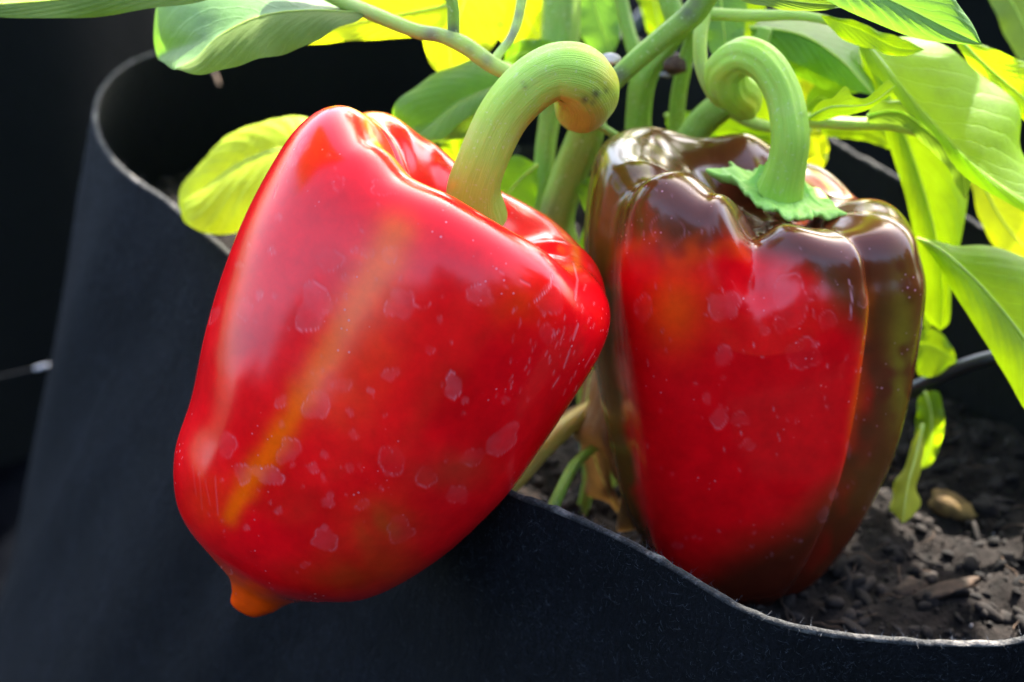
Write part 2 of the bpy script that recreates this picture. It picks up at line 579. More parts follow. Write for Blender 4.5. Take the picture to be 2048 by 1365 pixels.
# ------------------------------------------------------------------ peppers
def pepper_surface(org, D, rot, tau, stations, grooves, heights, kx, nth=560, ns=380, nexp=2.35, lumps=.006, seed=1):
    """stations: v, L, R, depth ratio k, groove weight, height weight (photo pixels at depth D)"""
    st = np.array(stations, float)
    key = np.c_[st[:, 0], st[:, 2] - st[:, 1], np.zeros(len(st)), st]
    c = catmull(key, ns)[:, 3:]
    v, L, Rr, k, g, hb = c.T
    th = np.linspace(0, 2 * np.pi, nth, endpoint=False)
    TH = th[None]
    cosr, sinr = np.cos(TH), np.sin(TH)
    se = (np.abs(cosr) ** nexp + np.abs(sinr) ** nexp) ** (-1 / nexp)
    f = np.clip((v - v.min()) / (v.max() - v.min()), 0, 1)[:, None]
    G = 0
    for (t0, t1, wd, dt, dm, db) in grooves:
        tc = R(t0) * f + R(t1) * (1 - f)
        dd = (TH - tc + np.pi) % (2 * np.pi) - np.pi
        dep = np.where(f > .5, dm + (dt - dm) * (f - .5) * 2, db + (dm - db) * f * 2)
        dep = np.maximum(dep, 0)
        G = G + dep * np.exp(-(dd / R(wd)) ** 2)
    r = se * (1 - G * g[:, None])
    a = (Rr - L) / 2
    cc = (Rr + L) / 2
    U = cc[:, None] + a[:, None] * cosr * r
    Wd = (a * k)[:, None] * sinr * r
    H = periodic(TH, heights)
    Vv = v[:, None] + hb[:, None] * H
    loc = np.stack([U, Vv, Wd], -1)
    ctr = np.stack([cc[:, None] + 0 * U, Vv, 0 * U], -1)
    lm = lump(loc.reshape(-1, 3), .016, seed).reshape(ns, nth)[..., None] * lumps
    loc = ctr + (loc - ctr) * (1 + lm)
    s = D / FPX
    ct, stt = math.cos(R(tau)), math.sin(R(tau))
    cr, sr = math.cos(R(rot)), math.sin(R(rot))
    u_h = np.array([cr, -sr, 0])
    v_i = np.array([sr, cr, 0])
    z_h = np.array([0, 0, 1.0])
    v_h = ct * v_i + stt * z_h
    w_h = -stt * v_i + ct * z_h
    o = np.array([(org[0] - 1024) / FPX * D, (682.5 - org[1]) / FPX * D, -D])
    def tow(q):
        q = np.asarray(q, float)
        return c2w(o + s * (q[..., 0:1] * u_h + q[..., 1:2] / ct * v_h + q[..., 2:3] * w_h))
    return tow(loc).reshape(-1, 3), grid_faces(ns, nth, close_v=True), tow, (ns, nth), Vv


def seg_dist(X, Y, pts):
    best = np.full(X.shape, 1e9)
    tb = np.zeros(X.shape)
    for i in range(len(pts) - 1):
        ax, ay = pts[i][:2]
        bx, by = pts[i + 1][:2]
        l2 = (bx - ax) ** 2 + (by - ay) ** 2
        t = np.clip(((X - ax) * (bx - ax) + (Y - ay) * (by - ay)) / l2, 0, 1)
        d = np.hypot(X - ax - t * (bx - ax), Y - ay - t * (by - ay))
        m = d < best
        best = np.where(m, d, best)
        tb = np.where(m, (i + t) / (len(pts) - 1), tb)
    return best, tb


def sm(x, a, b):
    t = np.clip((x - a) / (b - a), 0, 1)
    return t * t * (3 - 2 * t)


def water_marks(X, Y, front, spots, seed):
    """dried water spots: a faint film with a brighter tide line round it"""
    r = np.random.default_rng(seed)
    out = np.zeros(X.shape)
    for sp_ in spots:
        x, y, rx, ry, ang, fill, ring = sp_
        m = (np.abs(X - x) < 2.2 * max(rx, ry)) & (np.abs(Y - y) < 2.2 * max(rx, ry)) & front
        ca, sa = math.cos(R(ang)), math.sin(R(ang))
        dx, dy = X[m] - x, Y[m] - y
        ex, ey = (dx * ca + dy * sa) / rx, (-dx * sa + dy * ca) / ry
        phi = np.arctan2(ey, ex)
        rr = np.hypot(ex, ey)
        wob = 1
        for k in (2, 3, 4, 6):
            wob = wob + r.uniform(.03, .17) / (k / 2) ** .8 * np.cos(k * phi + r.uniform(0, 6.28))
        q = rr / wob
        wpx = 2.2 / max(rx, ry)
        f = fill * .40 * (1 - sm(q, 1 - wpx, 1 + wpx)) * (.72 + .28 * noise2(X[m], Y[m], .11, 77))
        g = ring * .8 * np.exp(-((q - 1) / wpx) ** 2) * (.55 + .45 * np.cos(phi * r.integers(1, 3) + r.uniform(0, 6)))
        out[m] = np.maximum(out[m], np.maximum(f, g))
    return out


def scratches(X, Y, front, lines, wpx=1.5):
    o = np.zeros(X.shape)
    for ln, f in lines:
        d, _ = seg_dist(X, Y, ln)
        o = np.maximum(o, f * np.exp(-(d / wpx) ** 2) * front)
    return o


RED = np.array([.90, .0015, .006])
DRED = np.array([.52, .002, .003])
ORANGE = np.array([1.0, .098, .001])
BROWN = np.array([.12, .024, .008])
OLIVE = np.array([.15, .11, .008])
YEL = np.array([.80, .42, .01])


def mixp(a, b, f):
    return a * (1 - f[:, None]) + b * f[:, None]


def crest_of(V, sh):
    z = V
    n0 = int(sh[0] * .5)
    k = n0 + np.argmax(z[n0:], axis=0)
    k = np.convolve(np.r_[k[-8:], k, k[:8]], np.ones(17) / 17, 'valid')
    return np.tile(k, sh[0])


# ---- left pepper: fully red, hanging over the rim
D1 = 0.450
st1 = [
    (-972, -16, -12, .9, 0, 0), (-980, -30, 4, .9, 0, 0), (-976, -44, 18, .9, 0, 0), (-950, -54, 40, .9, .2, 0),
    (-922, -80, 56, .9, .4, 0), (-892, -142, 84, .9, 1, 0), (-855, -210, 140, .9, 1, 0), (-810, -252, 195, .9, 1, 0),
    (-735, -288, 243, .9, 1, 0), (-630, -312, 288, .88, 1, 0), (-500, -350, 320, .86, 1, 0), (-390, -376, 330, .84, 1, .05),
    (-270, -390, 336, .84, 1, .2), (-150, -392, 340, .84, 1, .45), (-75, -384, 328, .84, 1.1, .75), (-25, -358, 296, .84, 1.1, 1),
    (0, -312, 240, .84, 1.2, 1), (-12, -240, 172, .84, 1.1, .9), (-60, -160, 105, .85, 1.2, .5), (-115, -105, 60, .9, .6, .2),
    (-135, -60, 28, 1, 0, 0), (-137, -14, -8, 1, 0, 0)]
gr1 = [(112, 110, 22, .045, .05, .05), (188, 200, 13, .11, .07, .05), (48, 40, 22, .03, .035, .05),
       (332, 335, 18, .02, .03, .03), (262, 268, 20, .06, .05, .04)]
ht1 = [(0, -22), (25, -32), (55, -12), (90, -8), (112, -18), (130, 0), (155, 34), (178, 14), (188, -16), (200, 20),
       (220, 44), (240, 34), (265, 14), (300, 20), (330, 4), (350, -22)]
for k_ in range(len(st1)):
    st1[k_] = (st1[k_][0], st1[k_][1] * 1.02 - (4 if st1[k_][0] < -700 else 0), st1[k_][2] * 1.045) + st1[k_][3:]
V1, F1, tow1, sh1, vl1 = pepper_surface((970, 400), D1, 30, 8, st1, gr1, ht1, 1, seed=3)
X, Y = w2px(V1)
ns, nth = sh1
thv = np.tile(np.linspace(0, 2 * np.pi, nth, endpoint=False), ns)
front1 = np.sin(thv) > -.1
nz = noise2(X, Y, .014, 5)
nf = noise2(X, Y, .05, 8)
col = np.tile(RED, (len(X), 1))
col = mixp(col, DRED, .55 * sm(nz, .1, 1.0))
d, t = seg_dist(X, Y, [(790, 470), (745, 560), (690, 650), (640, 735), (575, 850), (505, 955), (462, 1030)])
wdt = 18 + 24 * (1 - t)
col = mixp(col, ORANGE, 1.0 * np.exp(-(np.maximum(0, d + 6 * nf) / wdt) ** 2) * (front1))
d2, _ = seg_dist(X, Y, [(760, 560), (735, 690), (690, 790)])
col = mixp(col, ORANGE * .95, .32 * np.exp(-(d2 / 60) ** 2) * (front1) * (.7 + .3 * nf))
for (x, y, a, b_, f, c_) in [(900, 940, 90, 40, .45, BROWN * 1.6), (760, 1060, 70, 60, .3, OLIVE * 1.2), (720, 1150, 120, 40, .25, OLIVE),
                           (1040, 600, 60, 60, .2, ORANGE), (420, 1000, 50, 60, .15, ORANGE)]:
    col = mixp(col, c_, np.clip(f * np.exp(-(((X - x) / a) ** 2 + ((Y - y) / b_) ** 2)) * (1 + .4 * nf), 0, 1))
vv = (np.arange(ns * nth) // nth) / ns
col = mixp(col, ORANGE * .8, .85 * (1 - sm(vv, .07, .19)))
# sun glow through the shoulder's inner edge, painted as yellow line and orange fringe
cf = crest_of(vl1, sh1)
crest_glow = np.exp(-((vv * ns - cf - 4) / 4.0) ** 2)
col = mixp(col, YEL, .75 * crest_glow * (.35 + .65 * (1 - sm(X, 780, 960))))
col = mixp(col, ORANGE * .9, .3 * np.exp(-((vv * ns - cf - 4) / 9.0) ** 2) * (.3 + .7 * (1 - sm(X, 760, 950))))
sp1 = [(628, 615, 36, 42, 20, .55, .7), (800, 608, 32, 26, 10, .5, .65), (960, 590, 26, 20, 0, .42, .55), (906, 772, 17, 24, 0, .7, 1.0),
       (633, 810, 25, 29, 10, .42, .6), (578, 902, 22, 24, 20, .35, .5), (535, 950, 32, 18, 15, .55, .7), (487, 947, 16, 20, 0, .4, .6),
       (627, 937, 10, 9, 0, .6, .5), (783, 922, 27, 26, 0, .10, .45), (852, 955, 22, 17, 10, .08, .45), (1005, 880, 42, 20, -40, .45, .5),
       (945, 915, 26, 14, -30, .2, .3), (650, 1080, 26, 20, -10, .35, .6), (800, 1060, 26, 24, 20, .18, .4), (452, 1140, 11, 9, 0, .35, .5),
       (770, 375, 30, 14, 15, .10, .35), (780, 510, 18, 14, 0, .3, .4), (660, 520, 22, 24, 0, .12, .35), (735, 505, 12, 10, 0, .2, .4),
       (562, 803, 12, 10, -40, .5, .5), (700, 825, 6, 6, 0, .5, .3), (780, 750, 14, 14, 0, .4, .4), (708, 870, 8, 8, 0, .35, .3),
       (1100, 600, 30, 26, 40, .2, .4), (1095, 668, 14, 18, 0, .2, .45), (915, 990, 20, 18, 0, .3, .35), (655, 1005, 12, 9, 0, .45, .4),
       (660, 990, 7, 6, 0, .4, .4), (557, 1022, 7, 6, 0, .5, .4), (492, 1055, 5, 5, 0, .7, .5), (676, 367, 12, 14, 0, .05, .35),
       (455, 890, 20, 20, 0, .3, .4), (543, 503, 6, 7, 0, .4, .8), (518, 590, 7, 9, 0, .7, .5), (490, 620, 14, 22, 10, .2, .35),
       (700, 935, 8, 7, 0, .3, .3), (430, 630, 8, 16, 30, .35, .4), (685, 770, 16, 14, 0, .25, .35), (610, 1130, 8, 6, 0, .3, .3),
       (583, 322, 8, 12, 40, .5, .4), (610, 290, 10, 16, 40, .4, .3), (725, 1010, 14, 9, 0, .2, .3), (700, 560, 14, 10, 20, .2, .3),
       (860, 700, 9, 7, 0, .25, .3), (1010, 800, 8, 6, 0, .2, .3), (880, 640, 5, 5, 0, .5, .3)]
r_ = np.random.default_rng(21)
for _ in range(75):
    u, v_ = r_.uniform(-370, 330), r_.uniform(-900, -60)
    x = 970 + u * .866 + v_ * .5
    y = 400 + u * .5 - v_ * .866
    s_ = r_.choice([1.5, 2, 2.6, 4, 6], p=[.4, .3, .15, .1, .05])
    sp1.append((x, y, s_ * r_.uniform(.8, 1.5), s_, r_.uniform(0, 180), r_.uniform(.25, .8), r_.uniform(.1, .5)))
mark = water_marks(X, Y, front1, sp1, 4)
lines1 = [([(1130, 470), (1145, 520), (1155, 560), (1150, 600)], .8), ([(1105, 548), (1100, 575), (1070, 604)], .9),
          ([(1156, 650), (1146, 680)], 1), ([(1140, 700), (1128, 735)], .7), ([(1118, 755), (1105, 775)], .6),
          ([(830, 610), (850, 618), (862, 606)], .35), ([(1130, 655), (1120, 690)], .4), ([(1110, 670), (1118, 662)], .9),
          ([(548, 395), (556, 370)], .6), ([(560, 345), (572, 322)], .5), ([(1040, 560), (1060, 572)], .5),
          ([(1000, 545), (1008, 550)], .8), ([(410, 960), (420, 1010)], .1), ([(398, 940), (404, 1020)], .08), ([(385, 930), (392, 990)], .08),
          ([(430, 955), (436, 1030)], .2), ([(715, 452), (730, 470)], .3), ([(1190, 700), (1170, 735)], .4)]
for _ in range(46):
    x, y = r_.uniform(1020, 1190), r_.uniform(560, 780)
    l = r_.uniform(3, 12)
    lines1.append(([(x, y), (x - .35 * l, y + l)], r_.uniform(.2, .6)))
mark = np.maximum(mark, scratches(X, Y, front1, lines1))
pep1 = thing('bell_pepper', 'fully red bell pepper hanging over the bag rim with an orange streak down its front', 'bell pepper', P(970, 640, .46),
             'bell peppers ripening on the plant')
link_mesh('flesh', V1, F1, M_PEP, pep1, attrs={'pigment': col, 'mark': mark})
tube('stalk', [(958, 440, .462), (948, 385, .456), (962, 330, .452), (1002, 240, .449), (1052, 180, .447), (1105, 147, .446), (1150, 148, .447), (1172, 172, .453), (1168, 202, .466), (1158, 222, .482)],
     [58, 54, 50, 51, 54, 57, 62, 64, 60, 44], M_PSTEM, pep1, n=160, m=64, ridge=.018, nr=5, lum=.05,
     tint=[(1228, 150, 38, .75), (1230, 200, 35, .3), (1135, 250, 40, .1), (1195, 110, 30, .25), (905, 370, 12, .5)],  # tint at the hook's right end paints in its yellow highlight
     scar=[(1192, 188, 9, .9), (1170, 200, 8, .8), (1212, 182, 6, .7), (1185, 205, 6, .6), (1050, 175, 5, .5), (1046, 166, 4, .5)])
c = tow1([-14, -118, 0])
# calyx ring hidden in the hollow round the stalk
th = np.linspace(0, 2 * np.pi, 72, endpoint=False)
rws = []
for rr_, hh in ((44, 20), (70, 8), (95, 12), (118, 34)):
    wob = 1 + .10 * np.cos(5 * th) * (rr_ > 80)
    rws.append(tow1(np.stack([-14 + rr_ * wob * np.cos(th), -128 + hh + 0 * th, .86 * rr_ * wob * np.sin(th)], -1)))
Vc = np.stack(rws)
link_mesh('calyx', Vc.reshape(-1, 3), grid_faces(4, 72, close_v=True), M_CALYX, pep1,
          uv=np.zeros((4 * 72, 2)), attrs={'tint': np.zeros(288), 'scar': np.zeros(288)})

# ---- right pepper: half ripened
D2 = 0.485
st2 = [
    (-838, -8, 0, .9, 0, 0), (-834, -50, 50, .9, .5, 0), (-815, -110, 100, .9, 1, 0), (-775, -165, 150, .9, 1, 0),
    (-710, -212, 198, .88, 1, 0), (-620, -255, 245, .87, 1, 0), (-490, -290, 292, .86, 1, 0), (-370, -315, 316, .85, 1, .05),
    (-240, -336, 328, .84, 1, .15), (-120, -345, 332, .84, 1, .4), (-40, -338, 318, .84, 1, .8), (20, -322, 298, .85, .95, 1),
    (50, -284, 254, .86, .9, 1), (47, -222, 195, .86, .85, .92), (10, -140, 135, .9, .7, .6), (-35, -85, 105, .95, .8, .3),
    (-50, -20, 75, 1, .2, .1), (-52, 18, 30, 1, 0, 0)]
gr2 = [(46, 50, 9, .20, .22, .17), (153, 150, 14, .10, .11, .08), (92, 94, 13, .13, -.10, .0), (254, 254, 18, .08, .06, .05), (325, 320, 16, .06, .05, .04)]
ht2 = [(0, -55), (20, -62), (46, -88), (60, -66), (78, -54), (93, -86), (112, 5), (130, 42), (150, 6), (165, 36), (200, 52), (225, 54), (252, 26), (272, 32), (300, -25), (330, -78)]
V2, F2, tow2, sh2, vl2 = pepper_surface((1515, 400), D2, 0, 19, st2, gr2, ht2, 1, nexp=2.9, lumps=.003, seed=9)
X, Y = w2px(V2)
ns, nth = sh2
thv = np.tile(np.linspace(0, 2 * np.pi, nth, endpoint=False), ns)
front2 = (np.sin(thv) > -.1)
nz = noise2(X, Y, .012, 15)
nf = noise2(X, Y, .045, 18)
bx = np.array([1150, 1230, 1300, 1380, 1450, 1520, 1600, 1660, 1720, 1760, 1900])
by = np.array([520, 520, 500, 500, 470, 500, 520, 590, 660, 720, 900])
top = np.interp(X, bx, by)
redm = sm(Y + 22 * nz + 10 * nf, top - 45, top + 65)
lowb = np.interp(X, [1200, 1300, 1400, 1500, 1600, 1700, 1760], [1130, 1150, 1130, 1070, 1010, 930, 840])
redm = redm * (1 - sm(Y + 20 * nz, lowb - 40, lowb + 90))
lobe = front2 & (np.degrees(thv) > 52)  # front lobes only
ang = np.degrees(thv)
lm = sm(ang + 4 * nf, 40, 58) * (1 - sm(ang + 5 * nf, 140, 160))
redm = redm * lm
col = np.tile(BROWN, (len(X), 1))
col = mixp(col, OLIVE * .8, .22 * sm(nz, -.2, .9))
col = mixp(col, OLIVE * 1.5, .85 * (1 - lm) * np.exp(-(((X - 1805) / 28) ** 2 + ((Y - 720) / 160) ** 2)) * sm(nf, -.6, .2))
col = mixp(col, OLIVE, .4 * (1 - lm) * (X < 1300))
col = mixp(col, np.array([.085, .010, .004]), .85 * sm(Y + 15 * nz, 980, 1130))
edge_ = redm * (1 - redm) * 4 * (1 - sm(Y, 850, 950))
col = mixp(col, RED * .92, redm)
col = mixp(col, ORANGE * .9, .35 * edge_ * sm(nf, -.4, .5) * (X < 1500))
col = mixp(col, ORANGE, .6 * np.exp(-(((X - 1350) / 50) ** 2 + ((Y - 620) / 70) ** 2)) * lm)
d, _ = seg_dist(X, Y, [(1748, 560), (1735, 700), (1712, 830), (1700, 950)])
col = mixp(col, np.array([.7, .12, .004]), .6 * np.exp(-(d / 12) ** 2) * lm)
d, _ = seg_dist(X, Y, [(1722, 880), (1690, 1040), (1640, 1140)])
col = mixp(col, RED * .9, .8 * np.exp(-(d / 22) ** 2) * lm)
vv = (np.arange(ns * nth) // nth)
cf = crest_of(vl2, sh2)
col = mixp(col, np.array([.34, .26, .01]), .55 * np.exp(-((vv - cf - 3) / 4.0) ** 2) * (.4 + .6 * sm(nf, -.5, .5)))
sp2 = [(1448, 612, 32, 27, 10, .5, .6), (1335, 460, 30, 36, -20, .07, -.0 + .35), (1582, 600, 34, 52, 0, .15, .5), (1607, 708, 34, 28, -30, .12, .45),
       (1447, 712, 17, 18, 0, .32, .4), (1438, 837, 17, 17, 0, .4, .6), (1287, 617, 16, 26, 0, .12, .4), (1480, 838, 16, 14, 0, .18, .3),
       (1497, 890, 12, 10, 0, .25, .3), (1414, 797, 8, 10, 0, .35, .3), (1668, 990, 7, 11, 0, .5, .4), (1646, 1030, 10, 13, 0, .35, .5),
       (1697, 900, 5, 16, 0, .5, .4), (1528, 660, 9, 9, 0, .3, .3), (1630, 690, 7, 5, -40, .8, .7), (1560, 650, 12, 14, 0, .15, .3),
       (1355, 1092, 9, 7, 0, .3, .3), (1725, 600, 10, 14, 0, .2, .4), (1655, 640, 14, 20, 0, .12, .3), (1700, 480, 8, 6, 0, .3, .3)]
for _ in range(75):
    x, y = r_.uniform(1240, 1750), r_.uniform(370, 1120)
    s_ = r_.choice([1.4, 1.9, 2.4, 3.6], p=[.5, .3, .15, .05])
    sp2.append((x, y, s_ * r_.uniform(.8, 1.4), s_, r_.uniform(0, 180), r_.uniform(.3, .9), r_.uniform(.1, .5)))
mark2 = water_marks(X, Y, front2, sp2, 6)
lines2 = [([(1702, 572), (1704, 600), (1700, 640)], 1), ([(1698, 560), (1699, 568)], .9), ([(1628, 620), (1629, 636)], .5), ([(1556, 870), (1560, 880)], .4)]
for _ in range(30):
    x, y = r_.uniform(1260, 1740), r_.uniform(380, 900)
    l = r_.uniform(3, 10)
    lines2.append(([(x, y), (x - .2 * l, y + l)], r_.uniform(.2, .6)))
mark2 = np.maximum(mark2, scratches(X, Y, front2, lines2))
pep2 = thing('bell_pepper', 'half-ripe bell pepper standing inside the grow bag, chocolate brown on top and red below', 'bell pepper', P(1515, 760, .5),
             'bell peppers ripening on the plant')
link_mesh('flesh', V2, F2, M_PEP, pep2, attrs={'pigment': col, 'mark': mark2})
tube('stalk', [(1560, 380, .480), (1565, 362, .478), (1574, 325, .475), (1580, 270, .472), (1568, 195, .472), (1535, 135, .473), (1490, 112, .476), (1456, 134, .482), (1456, 168, .488), (1480, 188, .497), (1490, 212, .507)],
     [46, 42, 38, 38, 37, 37, 38, 41, 43, 42, 32], M_PSTEM, pep2, n=170, m=56, ridge=.04, nr=6, lum=.05,
     tint=[(1500, 210, 22, .6), (1440, 150, 18, .3)], scar=[(1606, 230, 6, .3)])
# calyx: a jagged, dished green plate
npts = 300
th = np.linspace(0, 2 * np.pi, npts, endpoint=False)
tips = [(176, 52, 9), (118, 10, 12), (88, 14, 12), (20, 40, 9), (338, 16, 6), (300, 12, 9), (250, 8, 10), (218, 22, 7)]
rad = 100 + 0 * th
for (a0, am, wd) in tips:
    dd = (np.degrees(th) - a0 + 180) % 360 - 180
    rad = rad + am * np.exp(-np.abs(dd / wd) ** 1.2)
rad = rad + 3 * np.sin(th * 23 + 1) + 2 * np.sin(th * 41)
fr = [0.30, .36, .44, .54, .64, .74, .84, .92, .97, 1.0, 1.0, .95, .8]
hh = [44, 24, 10, 3, 0, 0, 1, 0, -2, -5, -9, -12, -12]
rows = []
for f_, h_ in zip(fr, hh):
    uu = rad * f_ * np.cos(th)
    ww = rad * f_ * np.sin(th) * 1.12
    crk = (4 * np.sin(th * 7 + 1) + 4 * np.sin(th * 13 + f_ * 9) + 3 * np.sin(th * 19 - f_ * 14)) * max(0, f_ - .35)
    q = np.stack([46 + uu, 16 + h_ + crk - .19 * uu - .10 * ww + 26 * f_ ** 4 * np.clip(-np.cos(th), 0, 1) ** 3, ww], -1)
    rows.append(tow2(q))
Vc = np.stack(rows)
uvc = np.stack(np.meshgrid(np.linspace(0, 1, len(fr)), th / 6.28 * 3, indexing='ij'), -1).reshape(-1, 2)
link_mesh('calyx', Vc.reshape(-1, 3), grid_faces(len(fr), npts, close_v=True), M_CALYX, pep2,
          uv=uvc, attrs={'tint': np.zeros(Vc.size // 3), 'scar': np.zeros(Vc.size // 3)})

# ------------------------------------------------------------------ grow bag
rim_px = [(190, 235, .660), (205, 290, .640), (250, 345, .615), (330, 400, .594), (440, 492, .567), (560, 590, .545), (700, 715, .520), (850, 850, .492),
          (1005, 975, .464), (1110, 1020, .452), (1250, 1082, .441), (1370, 1150, .431), (1480, 1215, .423), (1600, 1258, .417), (1750, 1278, .412),
          (1900, 1287, .409), (2060, 1277, .409), (2300, 1200, .420), (2450, 1000, .450), (2420, 780, .500), (2250, 610, .545), (1990, 470, .580), (1800, 360, .612), (1640, 268, .645),
          (1450, 160, .69), (1200, 60, .735), (900, 25, .755), (620, 40, .750), (450, 75, .735), (330, 103, .718), (255, 130, .702), (205, 180, .682)]
rim = catmull([P(*p) for p in rim_px], 420, closed=True)
nR = len(rim)
ctr = rim.mean(0)
tang = np.roll(rim, -1, 0) - np.roll(rim, 1, 0)
nrm = np.stack([tang[:, 1], -tang[:, 0], 0 * tang[:, 0]], -1)
nrm /= np.linalg.norm(nrm, axis=1)[:, None]
if (nrm * (rim - ctr)).sum() < 0:
    nrm = -nrm
phi = np.arctan2(rim[:, 1] - ctr[1], rim[:, 0] - ctr[0])
base = np.stack([-.065 + .205 * np.cos(phi), .53 + .20 * np.sin(phi), 0 * phi + .001], -1)
TH_ = .0009


def bag_rows(rim, base, depths, side, nrm, phi, fold=.004):
    rows = []
    for f in depths:
        p = rim * (1 - f) + base * f
        p = p + nrm * (side * TH_)[..., None] if np.ndim(side) else p + nrm * side * TH_
        und = (np.sin(phi * 5 + f * 3) * .6 + np.sin(phi * 11 - f * 5 + 1) * .35 + np.sin(phi * 17 + f * 9) * .2) * fold * min(1, f * 6)
        und = und + .003 * np.sin(phi * 2.5 + 7 * f + 1.2) * min(1, f * 3) * np.exp(-((phi + 2.2) / .9) ** 2) + .0008 * np.sin(phi * 23 + 11 * f) * min(1, f * 4) * np.exp(-((phi + 2.3) / .6) ** 2)
        p = p + nrm * und[:, None]
        rows.append(p)
    return rows


dep = list(np.linspace(0, .12, 10)) + list(np.linspace(.14, 1, 30))
outer = bag_rows(rim, base, dep, 1, nrm, phi)
inner = bag_rows(rim, base, dep, -1, nrm, phi)
bag = thing('grow_bag', 'black felt grow bag holding the pepper plant, its front rim bent under the red pepper', 'grow bag', (-.065, .53, 0))
allr = np.stack(outer[::-1])
link_mesh('outer_wall', allr.reshape(-1, 3), grid_faces(len(outer), nR, close_v=True), M_FELT, bag)
allr = np.stack(inner)
link_mesh('inner_wall', allr.reshape(-1, 3), grid_faces(len(inner), nR, close_v=True), M_FELT_IN, bag)
# cut edge: a rounded, slightly ragged lip joining both faces
rows = []
r2 = np.random.default_rng(5)
rag = .00035 * (noise2(np.arange(nR) * 1.0, np.arange(nR) * 0.0, .9, 3) + .6 * r2.normal(size=nR))
for a in np.linspace(-.25 * np.pi, 1.25 * np.pi, 11):
    rows.append(rim + nrm * (np.cos(a) * TH_ * 1.12)[..., None] * 1.0 + np.array([0, 0, 1.0]) * (math.sin(a) * TH_ * .75 + (math.sin(a) > .3) * rag)[:, None] if False else
                rim + nrm * (math.cos(a) * TH_ * 1.12) + np.array([0, 0, 1.0]) * ((math.sin(a) * TH_ * .8) + (math.sin(a) > .3) * rag)[:, None])
link_mesh('cut_edge', np.stack(rows).reshape(-1, 3), grid_faces(11, nR, close_v=True), M_EDGE, bag)
bot = [np.stack([-.065 + f * .205 * np.cos(phi), .53 + f * .20 * np.sin(phi), 0 * phi + .0015], -1) for f in (1, .5, .01)]
link_mesh('base_panel', np.stack(bot).reshape(-1, 3), grid_faces(3, nR, close_v=True), M_FELT_IN, bag)


def fibres(n, seed, rim_only):
    r = np.random.default_rng(seed)
    V, F = [], []
    arr = np.stack(outer)
    up = np.array([0, 0, 1.0])
    for k in range(n):
        i = int(r.integers(0, nR))
        if rim_only:
            i = int(r.integers(0, nR * .60))
            p0 = rim[i] + nrm[i] * r.uniform(-1, 1) * TH_ * .9 + up * TH_ * .6
            dr = nrm[i] * r.normal() * .6 + up * abs(r.normal()) * .5 + r.normal(size=3) * .5
            ln = r.uniform(.0006, .0022)
        else:
            i = int(r.integers(0, nR * .55))
            j = int(min(36, abs(r.normal()) * 12))
            p0 = arr[j, i] * (1 - 0) + (arr[j, (i + 1) % nR] - arr[j, i]) * r.uniform() + nrm[i] * .0002
            p0 = p0 + (arr[j + 1, i] - arr[j, i]) * r.uniform()
            tg = np.cross(nrm[i], up)
            an = r.uniform(0, 6.28)
            dr = tg * math.cos(an) + up * math.sin(an) + nrm[i] * r.uniform(0, .25)
            ln = r.uniform(.0006, .0020)
        dr = dr / np.linalg.norm(dr)
        sd = np.cross(dr, np.array([0, -cp, sp]) + r.normal(size=3) * .2)
        sd /= np.linalg.norm(sd)
        wd = r.uniform(.00001, .000026)
        bend = r.normal(size=3) * ln * .28
        b0 = len(V)
        for q in range(5):
            t = q / 4
            c = p0 + dr * ln * t + bend * t * t
            if not rim_only:
                c = c + nrm[i] * .0003 * math.sin(math.pi * t)
            V += [c - sd * wd * (1 - .6 * t), c + sd * wd * (1 - .6 * t)]
        for q in range(4):
            F.append((b0 + 2 * q, b0 + 2 * q + 1, b0 + 2 * q + 3, b0 + 2 * q + 2))
    return np.array(V), np.array(F)


fv, ff = fibres(13000, 31, False)
o = link_mesh('felt_fibres', fv, ff, M_FIBRE, bag)
o['kind'] = 'stuff'
fv, ff = fibres(3600, 32, True)
o = link_mesh('edge_fuzz', fv, ff, M_FIBRE, bag)
o['kind'] = 'stuff'

# ------------------------------------------------------------------ soil
SZ = .252
gx = np.linspace(-.25, .22, 190)
gy = np.linspace(.30, .74, 180)
GX, GY = np.meshgrid(gx, gy, indexing='ij')
zz = SZ + .010 * noise2(GX, GY, 28, 41) + .004 * noise2(GX, GY, 95, 42) + .002 * noise2(GX, GY, 260, 43)
# clip to the inside of the bag: pull outside points to the wall
f_s = .2
loop = rim * (1 - f_s) + base * f_s - nrm * .0065
cx, cy = loop[:, 0].mean(), loop[:, 1].mean()
la = np.arctan2(loop[:, 1] - cy, loop[:, 0] - cx)
lr = np.hypot(loop[:, 0] - cx, loop[:, 1] - cy)
order = np.argsort(la)
rA = np.linspace(0, 2 * np.pi, 300, endpoint=False) - np.pi
rmax = np.interp(rA, la[order], lr[order], period=2 * np.pi)
rr = np.linspace(.002, 1, 120)
A_, R_ = np.meshgrid(rA, rr, indexing='ij')
sx_ = cx + np.cos(A_) * R_ * rmax[:, None]
sy_ = cy + np.sin(A_) * R_ * rmax[:, None]


def soil_h(x, y):
    return (SZ + .007 * noise2(x, y, 30, 41) + .004 * noise2(x, y, 110, 42) + .0018 * noise2(x, y, 300, 43))


SV = np.stack([sx_, sy_, soil_h(sx_, sy_)], -1)
o = link_mesh('potting_soil', SV.reshape(-1, 3), grid_faces(300, 120, close_u=True), M_SOIL, None)
o['kind'] = 'structure'


